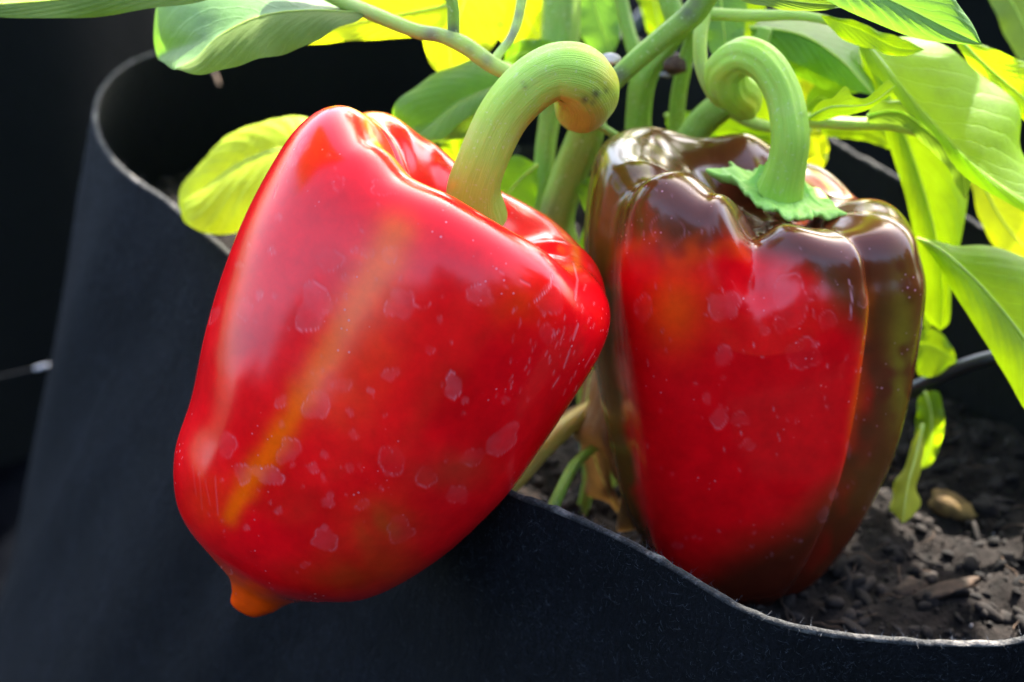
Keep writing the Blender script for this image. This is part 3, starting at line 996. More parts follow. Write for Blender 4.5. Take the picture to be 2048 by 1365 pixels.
def ico():
    t = (1 + 5 ** .5) / 2
    v = np.array([(-1, t, 0), (1, t, 0), (-1, -t, 0), (1, -t, 0), (0, -1, t), (0, 1, t), (0, -1, -t), (0, 1, -t), (t, 0, -1), (t, 0, 1), (-t, 0, -1), (-t, 0, 1)], float)
    v /= np.linalg.norm(v[0])
    f = [(0, 11, 5), (0, 5, 1), (0, 1, 7), (0, 7, 10), (0, 10, 11), (1, 5, 9), (5, 11, 4), (11, 10, 2), (10, 7, 6), (7, 1, 8), (3, 9, 4), (3, 4, 2), (3, 2, 6), (3, 6, 8), (3, 8, 9), (4, 9, 5), (2, 4, 11), (6, 2, 10), (8, 6, 7), (9, 8, 1)]
    v = list(map(tuple, v))
    cache = {}
    def mid(a, b):
        k = (min(a, b), max(a, b))
        if k not in cache:
            m = (np.array(v[a]) + np.array(v[b])) / 2
            m /= np.linalg.norm(m)
            v.append(tuple(m))
            cache[k] = len(v) - 1
        return cache[k]
    nf = []
    for a, b, c in f:
        ab, bc, ca = mid(a, b), mid(b, c), mid(c, a)
        nf += [(a, ab, ca), (b, bc, ab), (c, ca, bc), (ab, bc, ca)]
    return np.array(v), np.array(nf)


IV, IF = ico()


def lumps_mesh(name, n, smin, smax, mat, seed, flat=(.5, 1), elong=(1, 1.6), region=None, lift=.2):
    r = np.random.default_rng(seed)
    VV, FF = [], []
    for k in range(n):
        while True:
            if region:
                x, y = r.uniform(region[0], region[1]), r.uniform(region[2], region[3])
            else:
                a = r.uniform(-math.pi, math.pi)
                q = math.sqrt(r.uniform(0, .96))
                rm = np.interp(a, rA, rmax, period=2 * np.pi)
                x, y = cx + math.cos(a) * q * rm, cy + math.sin(a) * q * rm
            a = math.atan2(y - cy, x - cx)
            if math.hypot(x - cx, y - cy) < np.interp(a, rA, rmax, period=2 * np.pi) - .002:
                break
        s = smin * (smax / smin) ** (r.uniform() ** 1.8)
        sc = np.array([s * r.uniform(*elong), s, s * r.uniform(*flat)])
        v = IV * sc * (1 + .28 * lump(IV * 3, 1.2, int(r.integers(1e6))))[:, None]
        e = Matrix.Rotation(r.uniform(0, 6.28), 3, 'Z') @ Matrix.Rotation(r.normal() * .5, 3, 'X') @ Matrix.Rotation(r.normal() * .4, 3, 'Y')
        v = v @ np.array(e).T + np.array([x, y, soil_h(x, y) + lift * s])
        FF.append(IF + 42 * k)
        VV.append(v)
    return link_mesh(name, np.vstack(VV), np.vstack(FF), mat, None)


o = lumps_mesh('soil_crumbs', 9000, .0005, .0027, M_CLOD, 51, (.4, 1), (1, 2.4))
o['kind'] = 'stuff'
o['label'] = 'crumbs of dark potting soil covering the bag\'s earth'
def threads(n, seed):
    r = np.random.default_rng(seed)
    VV, FF, b0 = [], [], 0
    for k in range(n):
        x, y = r.uniform(-.05, .17), r.uniform(.33, .50)
        a = r.uniform(0, 6.28)
        l = r.uniform(.006, .02)
        pts = []
        for q in range(5):
            a += r.normal() * .5
            pts.append((x, y, soil_h(x, y) + .0012 + .001 * r.uniform()))
            x += math.cos(a) * l / 4
            y += math.sin(a) * l / 4
        if any(math.hypot(p[0] - cx, p[1] - cy) > np.interp(math.atan2(p[1] - cy, p[0] - cx), rA, rmax, period=2 * np.pi) - .006 for p in pts):
            continue
        v, f, _ = tube_data(pts, [.00025] * 5, 12, 5, lum=0)
        VV.append(v)
        FF.append(f + b0)
        b0 += len(v)
    return np.vstack(VV), np.vstack(FF)


tv, tf = threads(150, 57)
o = link_mesh('root_threads', tv, tf, M_BARK, None)
o['kind'] = 'stuff'
o['label'] = 'fine brown root threads strewn over the potting soil'
o = lumps_mesh('perlite_grains', 90, .0006, .0016, M_GREY, 52)
o['kind'] = 'stuff'
o['label'] = 'pale grit grains scattered in the potting soil'


def bark(px, py, d, s, label, seed, e=1.6, mat=None, name='bark_chip', cat='bark chip'):
    r = np.random.default_rng(seed)
    p = P(px, py, d)
    p[2] = soil_h(p[0], p[1]) + s * .3
    v = IV * np.array([s * e, s, s * .55]) * (1 + .42 * lump(IV * 3, 2.4, seed))[:, None]
    e_ = Matrix.Rotation(r.uniform(0, 6.28), 3, 'Z') @ Matrix.Rotation(r.normal() * .4, 3, 'X')
    o = link_mesh(name, v @ np.array(e_).T + p, IF, mat or M_BARK, None)
    m = o.modifiers.new('sub', 'SUBSURF')
    m.levels = m.render_levels = 1
    o['label'] = label
    o['category'] = cat
    return o


M_BARKY = mat_plain('bark_ochre', (.06, .035, .012), (.16, .10, .03), 130, .85, .2)
bark(1905, 1012, .555, .0065, 'ochre brown bark chip on the soil near the far wall of the bag', 61, 1.4, M_BARKY)
bark(1815, 1222, .52, .0042, 'reddish brown bark chip on the soil low by the front rim', 62)
bark(1880, 1250, .52, .005, 'long brown wood chip lying along the front rim in the soil', 63, 2.6, None, 'wood_chip', 'wood chip')
bark(1040, 950, .56, .006, 'brown wood chip on the soil between the two peppers', 64, 1.8)

# ------------------------------------------------------------------ surroundings
gv = np.array([(-4, -3, 0), (4, -3, 0), (4, 5, 0), (-4, 5, 0)], float)
o = link_mesh('ground', gv, np.array([(0, 1, 2, 3)]), M_GROUND, None, smooth=False)
o['kind'] = 'structure'
gv = np.array([(-150, -150, -.004), (150, -150, -.004), (150, 150, -.004), (-150, 150, -.004)], float)
o = link_mesh('grass_field', gv, np.array([(0, 1, 2, 3)]), M_GRASS, None, smooth=False)
o['kind'] = 'structure'


def other_bag(cx, cy, rx, ry, h, label, seed):
    t = thing('grow_bag', label, 'grow bag', (cx, cy, 0), 'neighbouring grow bags')
    ph = np.linspace(0, 2 * np.pi, 160, endpoint=False)
    r = np.random.default_rng(seed)
    k = r.uniform(0, 6, 4)
    def ring(rf, z, f=1.0):
        w_ = 1 + .025 * f * (np.sin(ph * 3 + k[0] + z * 6) + .7 * np.sin(ph * 7 + k[1] - z * 9) + .4 * np.sin(ph * 13 + k[2]))
        return np.stack([cx + rx * rf * w_ * np.cos(ph), cy + ry * rf * w_ * np.sin(ph), z + 0 * ph + (.006 * np.sin(ph * 2 + k[3]) if z > .2 else 0)], -1)
    rows = [ring(1 - .08 * (z / h), z) for z in np.linspace(.001, h, 24)]
    link_mesh('outer_wall', np.stack(rows).reshape(-1, 3), grid_faces(24, 160, close_v=True), M_FELT_IN, t)
    rows = [ring((1 - .08 * (z / h)) - .02, z) for z in np.linspace(h, .001, 16)]
    link_mesh('inner_wall', np.stack(rows).reshape(-1, 3), grid_faces(16, 160, close_v=True), M_FELT_IN, t)
    rows = [ring(.92, h), ring(.917, h + .002), ring(.903, h + .002), ring(.90, h)]
    link_mesh('cut_edge', np.stack(rows).reshape(-1, 3), grid_faces(4, 160, close_v=True), M_FELT_IN, t)
    rows = [ring(f, h * .75 + .004 * math.sin(f * 20)) for f in (.93, .7, .5, .3, .1, .005)]
    link_mesh('soil_fill', np.stack(rows).reshape(-1, 3), grid_faces(6, 160, close_v=True), M_SOIL, t)
    return t


other_bag(-.40, .98, .22, .22, .34, 'dark grow bag standing behind the left side of the planted bag', 3)
other_bag(.38, 1.06, .24, .22, .34, 'dark grow bag standing behind the right side of the planted bag', 4)


def hose(name, pts, rpx, label, cat='hose', mat=None):
    W = [P(*p) for p in pts]
    V, F, uv = tube_data(W, [r * p[2] / FPX for r, p in zip(rpx, pts)], 120, 18, lum=.0)
    o = link_mesh(name, V, F, mat or M_HOSE, None, uv=uv)
    o['label'] = label
    o['category'] = cat
    return o


hose('drip_hose', [(1700, 870, .57), (1780, 805, .56), (1850, 768, .555), (1930, 732, .55), (2010, 712, .545), (2120, 705, .54), (2260, 740, .54)], [15] * 7,
     'glossy black drip hose crossing the dark bag wall at the right')
hose('drip_hose', [(1180, 190, .78), (1240, 100, .78), (1290, 40, .78), (1370, -30, .78), (1500, -120, .8)], [22] * 5,
     'dark drip hose glimpsed between the stems at the top of the plant')
hose('drip_hose', [(-120, 775, .80), (-20, 758, .80), (30, 748, .79), (72, 738, .78)], [3.5] * 4,
     'thin dark hose ending beside the left outer wall of the bag', 'hose', M_FELT)
hose('hose_plug', [(70, 738, .778), (82, 735, .776), (97, 730, .774)], [3, 4, 2.5], 'small pale plug closing the thin hose left of the bag', 'plug', M_WHITE)
hose('twine', [(415, 135, .72), (430, 150, .715), (438, 172, .71)], [3, 4.5, 3], 'short pale scrap of twine hanging on the dark back wall under the leaf', 'twine', M_BARK)

# unseen dark foliage bank added to block low sky from the skins' reflections
rh = np.random.default_rng(91)
na = 90
az = np.linspace(R(-172), R(15), na)
hr = 2.3 + .25 * np.sin(az * 5) + .1 * np.sin(az * 13)
htop = 1.50 + .22 * np.sin(az * 7 + 1) + .15 * np.sin(az * 17) + .1 * np.sin(az * 31)
htop = htop * (.45 + .55 * sm(az, R(-172), R(-115)))
rows = []
for f in np.linspace(0, 1, 16):
    k_ = hr + .10 * noise2(az * 3, az * 0 + f * 4, 5, 12) + .5 * max(0, f - .75)
    rows.append(np.stack([k_ * np.cos(az), k_ * np.sin(az), htop * min(f / .8, 1.0)], -1))
rows.append(np.stack([(hr + .7) * np.cos(az), (hr + .7) * np.sin(az), htop * 0], -1))
core = np.stack(rows)
nl = 16000
ia = rh.integers(0, na - 1, nl)
ja = rh.integers(0, 15, nl)
fa, fb = rh.uniform(size=(nl, 1)), rh.uniform(size=(nl, 1))
pc = core[ja, ia] * (1 - fa) * (1 - fb) + core[ja, ia + 1] * fa * (1 - fb) + core[ja + 1, ia] * (1 - fa) * fb + core[ja + 1, ia + 1] * fa * fb
pc = pc + rh.normal(size=(nl, 3)) * .06
e1 = rh.normal(size=(nl, 3)); e1 /= np.linalg.norm(e1, axis=1)[:, None]
e2 = np.cross(e1, rh.normal(size=(nl, 3))); e2 /= np.linalg.norm(e2, axis=1)[:, None]
ls = rh.uniform(.02, .045, (nl, 1))
LV = np.stack([pc - e1 * ls, pc + e2 * ls * .5, pc + e1 * ls, pc - e2 * ls * .5], 1).reshape(-1, 3)
nc = core.shape[0] * na
HV = np.vstack([core.reshape(-1, 3), LV])
HF = np.vstack([grid_faces(core.shape[0], na), nc + np.arange(nl * 4).reshape(-1, 4)])
M_ADDED_HEDGE = mat_plain('added_hedge_leaves', (.006, .011, .004), (.016, .026, .008), 12, .8, .1)
o = link_mesh('added_hedge', HV, HF, M_ADDED_HEDGE, None)
o['kind'] = 'stuff'
o['label'] = 'unseen dark foliage bank added behind the camera to darken low reflections in the pepper skins'

# ------------------------------------------------------------------ the plant
plant = thing('pepper_plant', 'green pepper plant with stems and bright leaves growing out of the black bag', 'plant', P(1190, 1030, .56))
T = lambda nm, pts, r, mat=M_STEM, **k: tube(nm, pts, r, mat, plant, **k)
# main stem and forks
T('main_stem', [(1215, 1120, .585), (1195, 900, .565), (1180, 700, .55), (1130, 520, .535), (1112, 440, .53), (1140, 350, .525), (1172, 270, .52), (1185, 215, .515), (1215, 160, .515)],
  [34, 34, 34, 34, 36, 36, 36, 30, 22], n=120, m=28, ridge=.04, lum=.08, tint=[(1080, 420, 30, .5)])
T('branch', [(1088, 500, .55), (1084, 400, .548), (1090, 300, .546), (1100, 230, .545), (1112, 130, .545), (1120, 60, .545), (1125, -60, .545)], [20, 20, 20, 22, 36, 38, 36], ridge=.05)
T('branch', [(1215, 175, .492), (1262, 130, .49), (1330, 72, .487), (1385, 28, .484), (1430, -40, .48)], [20, 21, 22, 26, 24], ridge=.04,
  tint=[(1240, 150, 16, .8), (1375, 25, 20, .75), (1390, 8, 16, .6), (1228, 165, 10, .7)])
T('branch', [(1290, 420, .55), (1278, 300, .545), (1277, 220, .54), (1290, 150, .535), (1335, 95, .53), (1400, 20, .52)], [25, 25, 24, 24, 16, 14], ridge=.08, nr=4)
T('branch', [(1290, 150, .536), (1262, 80, .538), (1243, 0, .54), (1238, -60, .54)], [20, 15, 14, 14])
T('branch', [(1345, 330, .53), (1400, 250, .525), (1450, 205, .52), (1500, 150, .52), (1530, 60, .52)], [30, 30, 28, 20, 16], ridge=.05, tint=[(1400, 180, 16, .5)])
T('branch', [(1352, 290, .545), (1356, 200, .54), (1372, 120, .535), (1392, 50, .53)], [17, 16, 15, 13])
T('branch', [(1320, -60, .53), (1345, 20, .53), (1362, 60, .53)], [24, 22, 18])
T('petiole', [(1410, 20, .50), (1400, 80, .495), (1405, 140, .495), (1432, 195, .497), (1465, 215, .50)], [15, 14, 14, 14, 10], M_STEMP)
T('petiole', [(1448, 215, .52), (1490, 240, .52), (1540, 255, .52), (1620, 262, .525)], [10, 12, 11, 9], M_STEMP)
T('petiole', [(1195, 248, .50), (1232, 272, .502), (1275, 296, .505)], [9, 8, 8], M_STEM)
T('branch', [(560, -60, .475), (660, -8, .473), (745, 28, .47), (830, 62, .468), (882, 72, .467), (930, 92, .467), (985, 130, .468), (1040, 160, .47), (1090, 200, .48)],
  [13, 14, 15, 15, 15, 18, 17, 15, 14], M_STEMP, n=110, tint=[(862, 70, 18, .8), (900, 68, 12, .6), (975, 120, 14, .6), (940, 100, 10, .4)])
T('petiole', [(885, -60, .465), (905, 10, .466), (907, 78, .468)], [13, 12, 13], M_STEM, tint=[(907, 62, 14, .8)])
T('petiole', [(1050, -60, .48), (1040, 20, .478), (1025, 70, .475), (1000, 105, .472), (985, 128, .47)], [12, 10, 9, 9, 12], M_STEMP, tint=[(1022, 70, 22, .8), (1035, 30, 12, .6)])
T('petiole', [(1410, 28, .50), (1500, 32, .497), (1600, 32, .492), (1680, 50, .488), (1740, 90, .486)], [13, 12, 10, 9, 8], M_STEMP)
T('petiole', [(1612, 240, .505), (1700, 248, .505), (1780, 250, .506), (1850, 270, .507)], [15, 13, 12, 8], M_STEMP)
T('petiole', [(985, 1000, .50), (1040, 940, .51), (1100, 880, .52), (1165, 830, .53), (1230, 790, .54)], [24, 26, 22, 18, 15], M_STEMY)
T('petiole', [(1095, 1040, .50), (1120, 985, .505), (1150, 930, .515), (1195, 890, .53)], [13, 12, 11, 9], M_STEM)
T('branch', [(1140, 1130, .56), (1170, 1000, .555), (1200, 850, .55), (1185, 700, .55)], [12, 13, 14, 12], M_BARK if False else M_STEM)

# leaves -----------------------------------------------------------------
Lf = lambda mid, a, b, mat, d, **k: leaf(mid, a, b, mat, plant, d=d, **k)
# top-left, seen edge-on
Lf([(520, -60), (300, -25), (120, 0), (-60, 10), (-260, 0)], [(420, 0), (300, 18), (150, 36), (0, 36), (-160, 20)], [(400, -120), (200, -160), (0, -150), (-160, -90)], M_LEAFD, .40, dr=.04,
   label='olive green leaf whose edge runs along the top left of the photo', seed=1)
# two-tone leaf left of centre
Lf([(735, 28), (620, 22), (520, 34), (440, 72), (395, 115), (350, 140)], [(700, -10), (560, -70), (420, -70), (330, -30), (308, 60), (318, 118)], [(700, 50), (610, 90), (520, 122), (430, 142), (380, 146)], M_LEAFG, .47,
   dl=.03, dr=-.004, label='broad grey-green leaf folded over, its tip pointing down to the left', cup=.001, seed=2, ribr=2.5, mat2=M_LEAFD)
Lf([(905, 10), (800, 30), (700, 50), (570, 85)], [(850, -30), (760, -20), (660, 10)], [(880, 62), (790, 76), (680, 84), (620, 88)], M_LEAFY, .53, seed=3, label='sunlit yellow leaf under the pale branch at the top')
Lf([(940, -90), (930, 0), (900, 80), (905, 152)], [(860, -80), (845, 20), (848, 90), (870, 140)], [(1010, -60), (1010, 30), (985, 95), (940, 135)], M_LEAFY, .54, seed=4, label='bright yellow leaf behind the fork of the pale branch')
Lf([(1020, -60), (1040, 10), (1060, 50), (1092, 95)], [(960, -50), (965, 30), (1000, 80), (1050, 98)], [(1080, -60), (1095, 0), (1100, 50)], M_LEAFY, .56, seed=5, label='small yellow leaf left of the thick upright stem')
# mid leaf, two halves
Lf([(1045, 150), (985, 182), (920, 205), (870, 245), (826, 288)], [(1010, 125), (940, 118), (880, 140), (820, 185), (788, 225), (800, 268)], [(1020, 178), (985, 205), (930, 240), (870, 278)], M_LEAF, .51, dl=.01, dr=-.012,
   label='mid green leaf arching behind the red pepper\'s stalk', seed=6, cup=.002)
Lf([(1060, 190), (1000, 200), (940, 232), (880, 270), (828, 288)], [(1020, 180), (950, 190), (880, 235)], [(1040, 240), (980, 268), (900, 282)], M_LEAFD, .525, seed=7, label='olive leaf tucked under the arching leaf')
Lf([(1130, 150), (1070, 110), (1030, 110), (1005, 135)], [(1120, 95), (1070, 78), (1020, 90)], [(1110, 190), (1060, 190), (1020, 165)], M_LEAF, .535, seed=8)
Lf([(900, 250), (905, 290), (912, 340)], [(880, 265), (882, 300)], [(935, 250), (940, 300)], M_LEAFB, .55, seed=9, rib=False)
Lf([(1075, 330), (1040, 360), (1010, 400), (990, 460)], [(1030, 310), (1000, 340), (985, 400)], [(1075, 380), (1062, 430), (1030, 470)], M_LEAF, .535, seed=10)
# yellow leaf at left
Lf([(640, 300, .545), (560, 300, .55), (480, 330, .555), (410, 380, .56), (362, 420, .565)], [(620, 238), (560, 236), (490, 258), (430, 310), (385, 350), (362, 385)], [(600, 400), (540, 448), (470, 462), (410, 468), (372, 448)], M_LEAFY, .55,
   seed=11, cup=.003, label='lone sunlit yellow leaf between the bag rim and the red pepper', dl=.015, dr=-.01, quilt=.0016)
# behind centre
Lf([(1180, -60), (1190, 10), (1205, 60), (1225, 110)], [(1140, -40), (1145, 20), (1160, 70), (1190, 105)], [(1240, -50), (1240, 20), (1240, 70)], M_LEAFG, .58, seed=12)
Lf([(1440, -20), (1445, 40), (1450, 90), (1440, 130)], [(1412, 0), (1412, 60), (1420, 100)], [(1490, 0), (1490, 60), (1475, 110)], M_LEAFG, .53, seed=13)
Lf([(1230, 330), (1200, 355), (1175, 380), (1150, 378)], [(1210, 335), (1180, 352), (1160, 368)], [(1225, 400), (1200, 430), (1180, 450), (1168, 420)], M_LEAF, .52, seed=14, rib=False, label='small green leaf pressed against the left side of the half-ripe pepper')
Lf([(1188, 440), (1170, 480), (1160, 560), (1158, 640)], [(1175, 440), (1155, 500), (1150, 580)], [(1200, 460), (1190, 520), (1175, 600)], M_LEAF, .535, seed=41, rib=False)
# foliage seen between the stems behind the fruit
Lf([(1560, 120), (1535, 170), (1510, 230), (1490, 300)], [(1520, 110), (1490, 160), (1470, 230)], [(1600, 150), (1585, 220), (1545, 285)], M_LEAFB, .57, seed=51)
Lf([(1300, -60), (1310, 10), (1320, 60), (1330, 100)], [(1270, -40), (1282, 20), (1300, 70)], [(1345, -40), (1345, 20), (1342, 70)], M_LEAFB, .60, seed=52)
Lf([(1490, -20), (1480, 30), (1475, 70), (1480, 105)], [(1440, 0), (1440, 50), (1455, 90)], [(1530, 0), (1525, 50), (1505, 90)], M_LEAFB, .56, seed=53)
Lf([(1640, 150), (1680, 130), (1730, 130), (1770, 160)], [(1660, 120), (1710, 100), (1750, 120)], [(1660, 175), (1710, 175), (1750, 172)], M_LEAFD, .565, seed=54)
Lf([(1330, 230), (1400, 262), (1440, 290), (1500, 300)], [(1350, 220), (1420, 235), (1480, 262)], [(1340, 262), (1400, 290), (1460, 302)], M_LEAF, .57, seed=55)
Lf([(1640, 260), (1700, 262), (1750, 270), (1800, 300)], [(1660, 235), (1720, 236), (1770, 256)], [(1660, 275), (1720, 280), (1770, 296)], M_LEAFB, .545, seed=56, rib=False)
Lf([(1010, 140), (1060, 130), (1100, 120), (1140, 60)], [(1020, 95), (1060, 80), (1110, 60)], [(1060, 170), (1110, 170), (1150, 120)], M_LEAFB, .58, seed=57)
# right side group
Lf([(1500, 55), (1600, 70), (1680, 120), (1748, 192)], [(1560, 30), (1650, 40), (1730, 90), (1760, 150)], [(1510, 90), (1560, 115), (1640, 150), (1700, 180)], M_LEAF, .52, dl=.02, seed=15, label='dark green leaf in shade behind the big right-hand leaf')
Lf([(1560, 60), (1600, 110), (1660, 150), (1720, 185)], [(1520, 70), (1560, 130), (1620, 165), (1680, 188)], [(1620, 60), (1680, 110), (1730, 160)], M_LEAF, .535, seed=16)
Lf([(1700, 240), (1668, 215), (1640, 195), (1612, 215)], [(1700, 190), (1670, 165), (1635, 168), (1615, 190)], [(1690, 250), (1650, 245), (1622, 235)], M_LEAF, .545, seed=17)
Lf([(1615, 120), (1618, 160), (1622, 200), (1628, 240)], [(1595, 120), (1600, 170), (1605, 220)], [(1632, 130), (1634, 180), (1634, 220)], M_LEAFY, .56, seed=18, rib=False)
Lf([(1605, 250), (1625, 280), (1638, 310), (1640, 340)], [(1590, 260), (1600, 300), (1620, 335)], [(1640, 258), (1658, 290), (1652, 325)], M_LEAFY, .56, seed=19, rib=False)
Lf([(1440, 235), (1490, 262), (1540, 270), (1590, 272)], [(1450, 225), (1500, 232), (1560, 250)], [(1420, 262), (1480, 285), (1550, 290)], M_LEAFB, .56, seed=20, rib=False)
# torn jagged leaf
Lf([(1612, 240, .48), (1660, 215, .475), (1710, 212, .472), (1745, 205, .47), (1790, 172, .47)], [(1640, 205), (1668, 196), (1688, 172), (1705, 192), (1730, 198), (1755, 178), (1776, 160)], [(1640, 242), (1700, 228), (1735, 222), (1765, 200), (1780, 190)],
   M_LEAFB, .50, seed=21, n=110, wav=.4, quilt=.0004, label='torn jagged piece of leaf right of the half-ripe pepper\'s stalk')
# big right leaf
Lf([(1700, 60, .49), (1760, 120, .487), (1830, 215, .485), (1920, 310, .482), (2030, 390, .48), (2150, 450, .48)],
   [(1760, 80), (1830, 76), (1900, 96), (1970, 150), (2030, 215), (2045, 300), (2110, 380)], [(1740, 130), (1790, 190), (1840, 250), (1930, 345), (1990, 395), (2060, 432), (2110, 450)],
   M_LEAFB, .485, dl=.012, dr=-.004, seed=22, cup=.002, ribr=4.5, label='large bright green leaf sloping down at the upper right with a pale midrib')
Lf([(1640, 30, .475), (1720, 60, .475), (1790, 95, .475), (1850, 100, .475)], [(1700, 40), (1760, 62), (1830, 88)], [(1680, 75), (1760, 105), (1810, 112)], M_LEAFB, .49, seed=23, rib=False)
# waxy top leaf
Lf([(1600, -120, .44), (1700, -40, .44), (1820, 20, .443), (1900, 60, .446), (1965, 90, .45)], [(1700, -140), (1820, -90), (1890, -20), (1940, 40)], [(1560, -60), (1650, 0), (1740, 42), (1830, 76), (1910, 88)],
   M_LEAFG, .45, seed=24, label='smooth grey-green leaf at the very top right, pointing right', cup=.001, ribr=2)
Lf([(1400, -60, .45), (1500, -15, .45), (1600, 5, .45), (1700, 12, .45)], [(1450, -90), (1560, -50), (1640, -20)], [(1480, 0), (1540, 16), (1620, 22), (1670, 18)], M_LEAFD, .45, seed=25, label='pale underside of a leaf along the top edge above the half-ripe pepper')
Lf([(1900, 60, .50), (1970, 130, .50), (2050, 200, .50), (2150, 300, .50)], [(1950, 82), (2010, 110), (2090, 140), (2160, 220)], [(1920, 100), (1980, 180), (2050, 240), (2110, 300)], M_LEAFB, .50, seed=26, label='yellow-green leaf at the right edge above the large bright leaf')
Lf([(1960, -80), (2020, 0), (2060, 80), (2090, 160)], [(2040, -80), (2100, 0), (2130, 90)], [(1970, -20), (2010, 70), (2055, 140)], M_LEAFD, .56, seed=27)
# dark folded leaf in front of the yellow ones
Lf([(1735, 232, .50), (1800, 225, .50), (1870, 275, .50), (1920, 330, .50), (1932, 400, .503)], [(1750, 205), (1820, 205), (1885, 240), (1935, 300), (1945, 350)], [(1740, 245), (1800, 252), (1850, 290), (1890, 330), (1912, 372)],
   M_LEAFD, .50, seed=28, label='dark olive leaf curling down in front of the tall yellow leaf')
# tall yellow leaf
Lf([(1740, 90, .53), (1780, 200, .53), (1830, 330, .53), (1870, 470, .53), (1885, 580, .533), (1880, 662, .535)], [(1718, 100), (1745, 190), (1775, 280), (1805, 380), (1830, 480), (1845, 560), (1850, 630)],
   [(1850, 130), (1910, 260), (1938, 370), (1925, 460), (1905, 560), (1900, 640)], M_LEAFB, .53, seed=29, cup=.003, label='tall hanging yellow-green leaf with sun shining through it')
Lf([(1900, 260, .55), (1960, 360, .55), (2010, 450, .55), (2090, 540, .55)], [(1960, 260), (2030, 350), (2090, 430)], [(1938, 360), (1955, 430), (1995, 500), (2050, 560)], M_LEAFY, .55, seed=30, label='pale yellow leaf at the right edge beside the tall hanging leaf')
Lf([(1862, 590), (1850, 620), (1852, 660)], [(1835, 600), (1838, 640)], [(1880, 600), (1872, 640)], M_LEAFB, .56, seed=42, rib=False)
# right leaf hanging
Lf([(1835, 478, .50), (1880, 500, .50), (1950, 560, .497), (2020, 640, .495), (2090, 740, .49), (2130, 860, .49)], [(1900, 494), (1970, 496), (2050, 512), (2120, 580), (2160, 700)], [(1870, 520), (1910, 590), (1960, 670), (2010, 750), (2060, 830)],
   M_LEAFB, .50, seed=31, cup=.002, dl=.008, ribr=4, label='bright green leaf at the right edge hanging down beside the half-ripe pepper')
Lf([(1830, 690), (1860, 690), (1890, 705), (1915, 722)], [(1840, 665), (1865, 658), (1895, 680)], [(1835, 745), (1860, 755), (1890, 740)], M_LEAFB, .55, seed=32, rib=False)
Lf([(1850, 785), (1862, 830), (1860, 890), (1840, 940)], [(1835, 800), (1832, 850), (1832, 900)], [(1878, 785), (1888, 830), (1882, 890), (1862, 928)], M_LEAFB, .55, seed=33)
Lf([(1845, 850, .545), (1832, 910, .54), (1815, 975, .535), (1805, 1048, .53)], [(1830, 870), (1810, 930), (1785, 985), (1778, 1015), (1795, 1035)], [(1848, 890), (1838, 950), (1838, 1005), (1825, 1032)], M_LEAFS, .54, seed=34, label='yellow spotted leaf tip drooping over the soil')
# dried leaf between the peppers
Lf([(1195, 690, .52), (1215, 780, .515), (1245, 880, .51), (1262, 980, .515), (1280, 1060, .52)], [(1185, 720), (1170, 800), (1200, 890), (1235, 980), (1262, 1050)], [(1215, 700), (1240, 790), (1262, 850), (1272, 920), (1290, 1010)], M_DRY, .515,
   seed=35, dl=.02, wav=4, quilt=.003, label='dried brown leaf curled up between the two peppers', name='dried_leaf')
Lf([(1185, 740, .545), (1175, 830, .54), (1195, 930, .54), (1240, 1030, .545)], [(1170, 760), (1160, 850), (1180, 950)], [(1200, 740), (1205, 830), (1220, 930)], M_DRY, .545, seed=36, dl=.01, wav=4, quilt=.003, name='dried_leaf')
# dead flower and pale buds
def blob(name, px, py, d, rpx, mat, seed, e=(1, 1, 1)):
    s = rpx * d / FPX
    v = IV * np.array(e) * s * (1 + .35 * lump(IV * 3, 1.6, seed))[:, None] + P(px, py, d)
    o = link_mesh(name, v, IF, mat, plant)
    m = o.modifiers.new('sub', 'SUBSURF')
    m.levels = m.render_levels = 1
    return o
blob('withered_flower', 1352, 132, .525, 25, M_DEAD, 3, (1, .8, .9))
blob('withered_flower', 1335, 150, .528, 12, M_GREY, 4, (1.4, .7, .6))
M_PINK = mat_plain('pale_bud', (.55, .42, .38), (.75, .62, .58), 200, .6)
blob('bud', 1222, 118, .50, 15, M_PINK, 5, (1.3, 1, .8))

# upper plant, unseen: leaves added along the sun's path to shade fruit and soil
rq = np.random.default_rng(77)


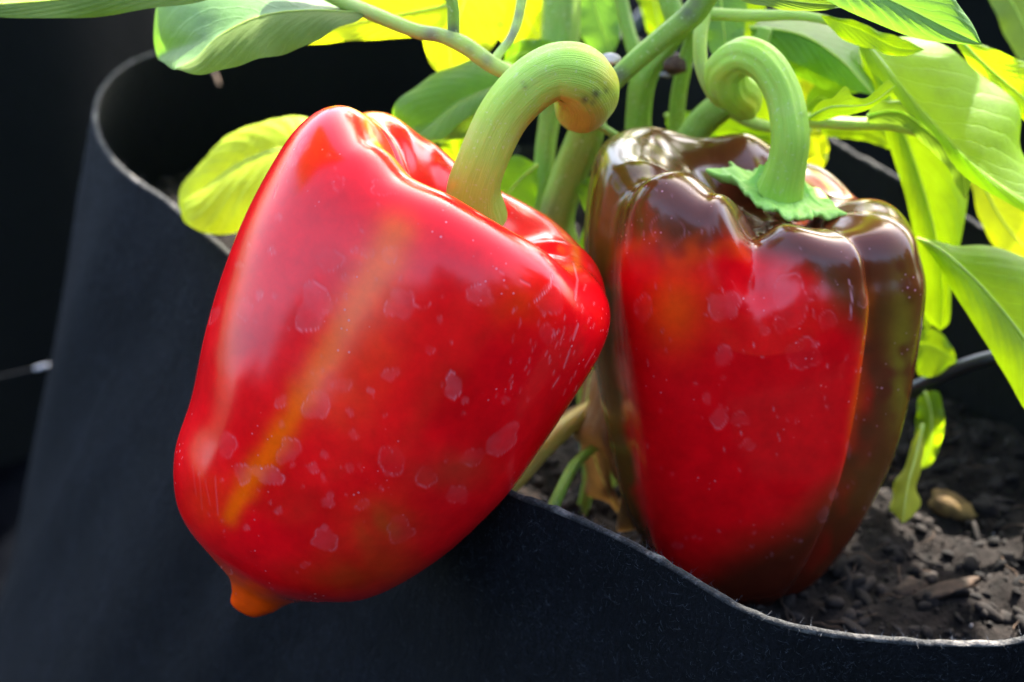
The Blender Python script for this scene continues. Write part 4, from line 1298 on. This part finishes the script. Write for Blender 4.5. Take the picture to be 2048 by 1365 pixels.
def added_shade_leaf(c, az, ln, wd, tilt, mat, seed):
    n, m = 30, 7
    s = np.linspace(0, 1, n)
    t = np.linspace(-1, 1, 2 * m - 1)
    wprof = wd * np.sin(np.pi * s ** .8) ** .8 * (1 - .3 * s)
    Xl = (s - .5) * ln
    V = np.zeros((n, len(t), 3))
    V[..., 0] = Xl[:, None]
    V[..., 1] = wprof[:, None] * t[None]
    V[..., 2] = -.25 * ln * (s[:, None] - .3) ** 2 + .25 * np.abs(V[..., 1]) + .002 * np.sin(s * 20)[:, None] * t[None]
    M = np.array(Matrix.Rotation(az, 3, 'Z') @ Matrix.Rotation(tilt, 3, 'Y') @ Matrix.Rotation(rq.normal() * .3, 3, 'X'))
    W = V.reshape(-1, 3) @ M.T + c
    uv = np.stack(np.meshgrid(s, t, indexing='ij'), -1).reshape(-1, 2)
    return link_mesh('leaf', W, grid_faces(n, 2 * m - 1), mat, plant, uv=uv)


sd = np.array(SUN_DIR)
cands = [(1330, 300, .53, .19), (1420, 290, .54, .22), (1240, 360, .52, .19), (820, 280, .50, .17), (740, 240, .48, .16), (920, 340, .49, .18), (1090, 480, .49, .23), (200, 250, .66, .17), (300, 150, .70, .14),
         (970, 330, .44, .16), (820, 260, .44, .16), (1100, 480, .44, .20), (700, 260, .45, .17), (1300, 330, .48, .17), (1450, 420, .48, .20), (1100, 1000, .56, .33), (1200, 1050, .56, .40), (1150, 900, .56, .45), (1700, 1200, .5, .42),
         (800, 500, .43, .26), (1180, 560, .45, .24), (1550, 560, .46, .26), (1000, 200, .46, .15), (620, 420, .44, .24), (1380, 250, .52, .15),
         (450, 160, .66, .15), (760, 160, .64, .16), (1850, 1150, .5, .38), (1640, 380, .54, .22), (1620, 400, .53, .26), (1290, 290, .54, .25), (1350, 270, .55, .28)]
for i, (px, py, d, up) in enumerate(cands):
    c = P(px, py, d) + sd * up
    added_shade_leaf(c, rq.uniform(0, 6.28), rq.uniform(.085, .12), rq.uniform(.028, .04), rq.normal() * .25, [M_LEAF, M_LEAFB, M_LEAF][i % 3], i)

for o in list(bpy.data.objects):
    if '_o' in o:
        del o['_o']
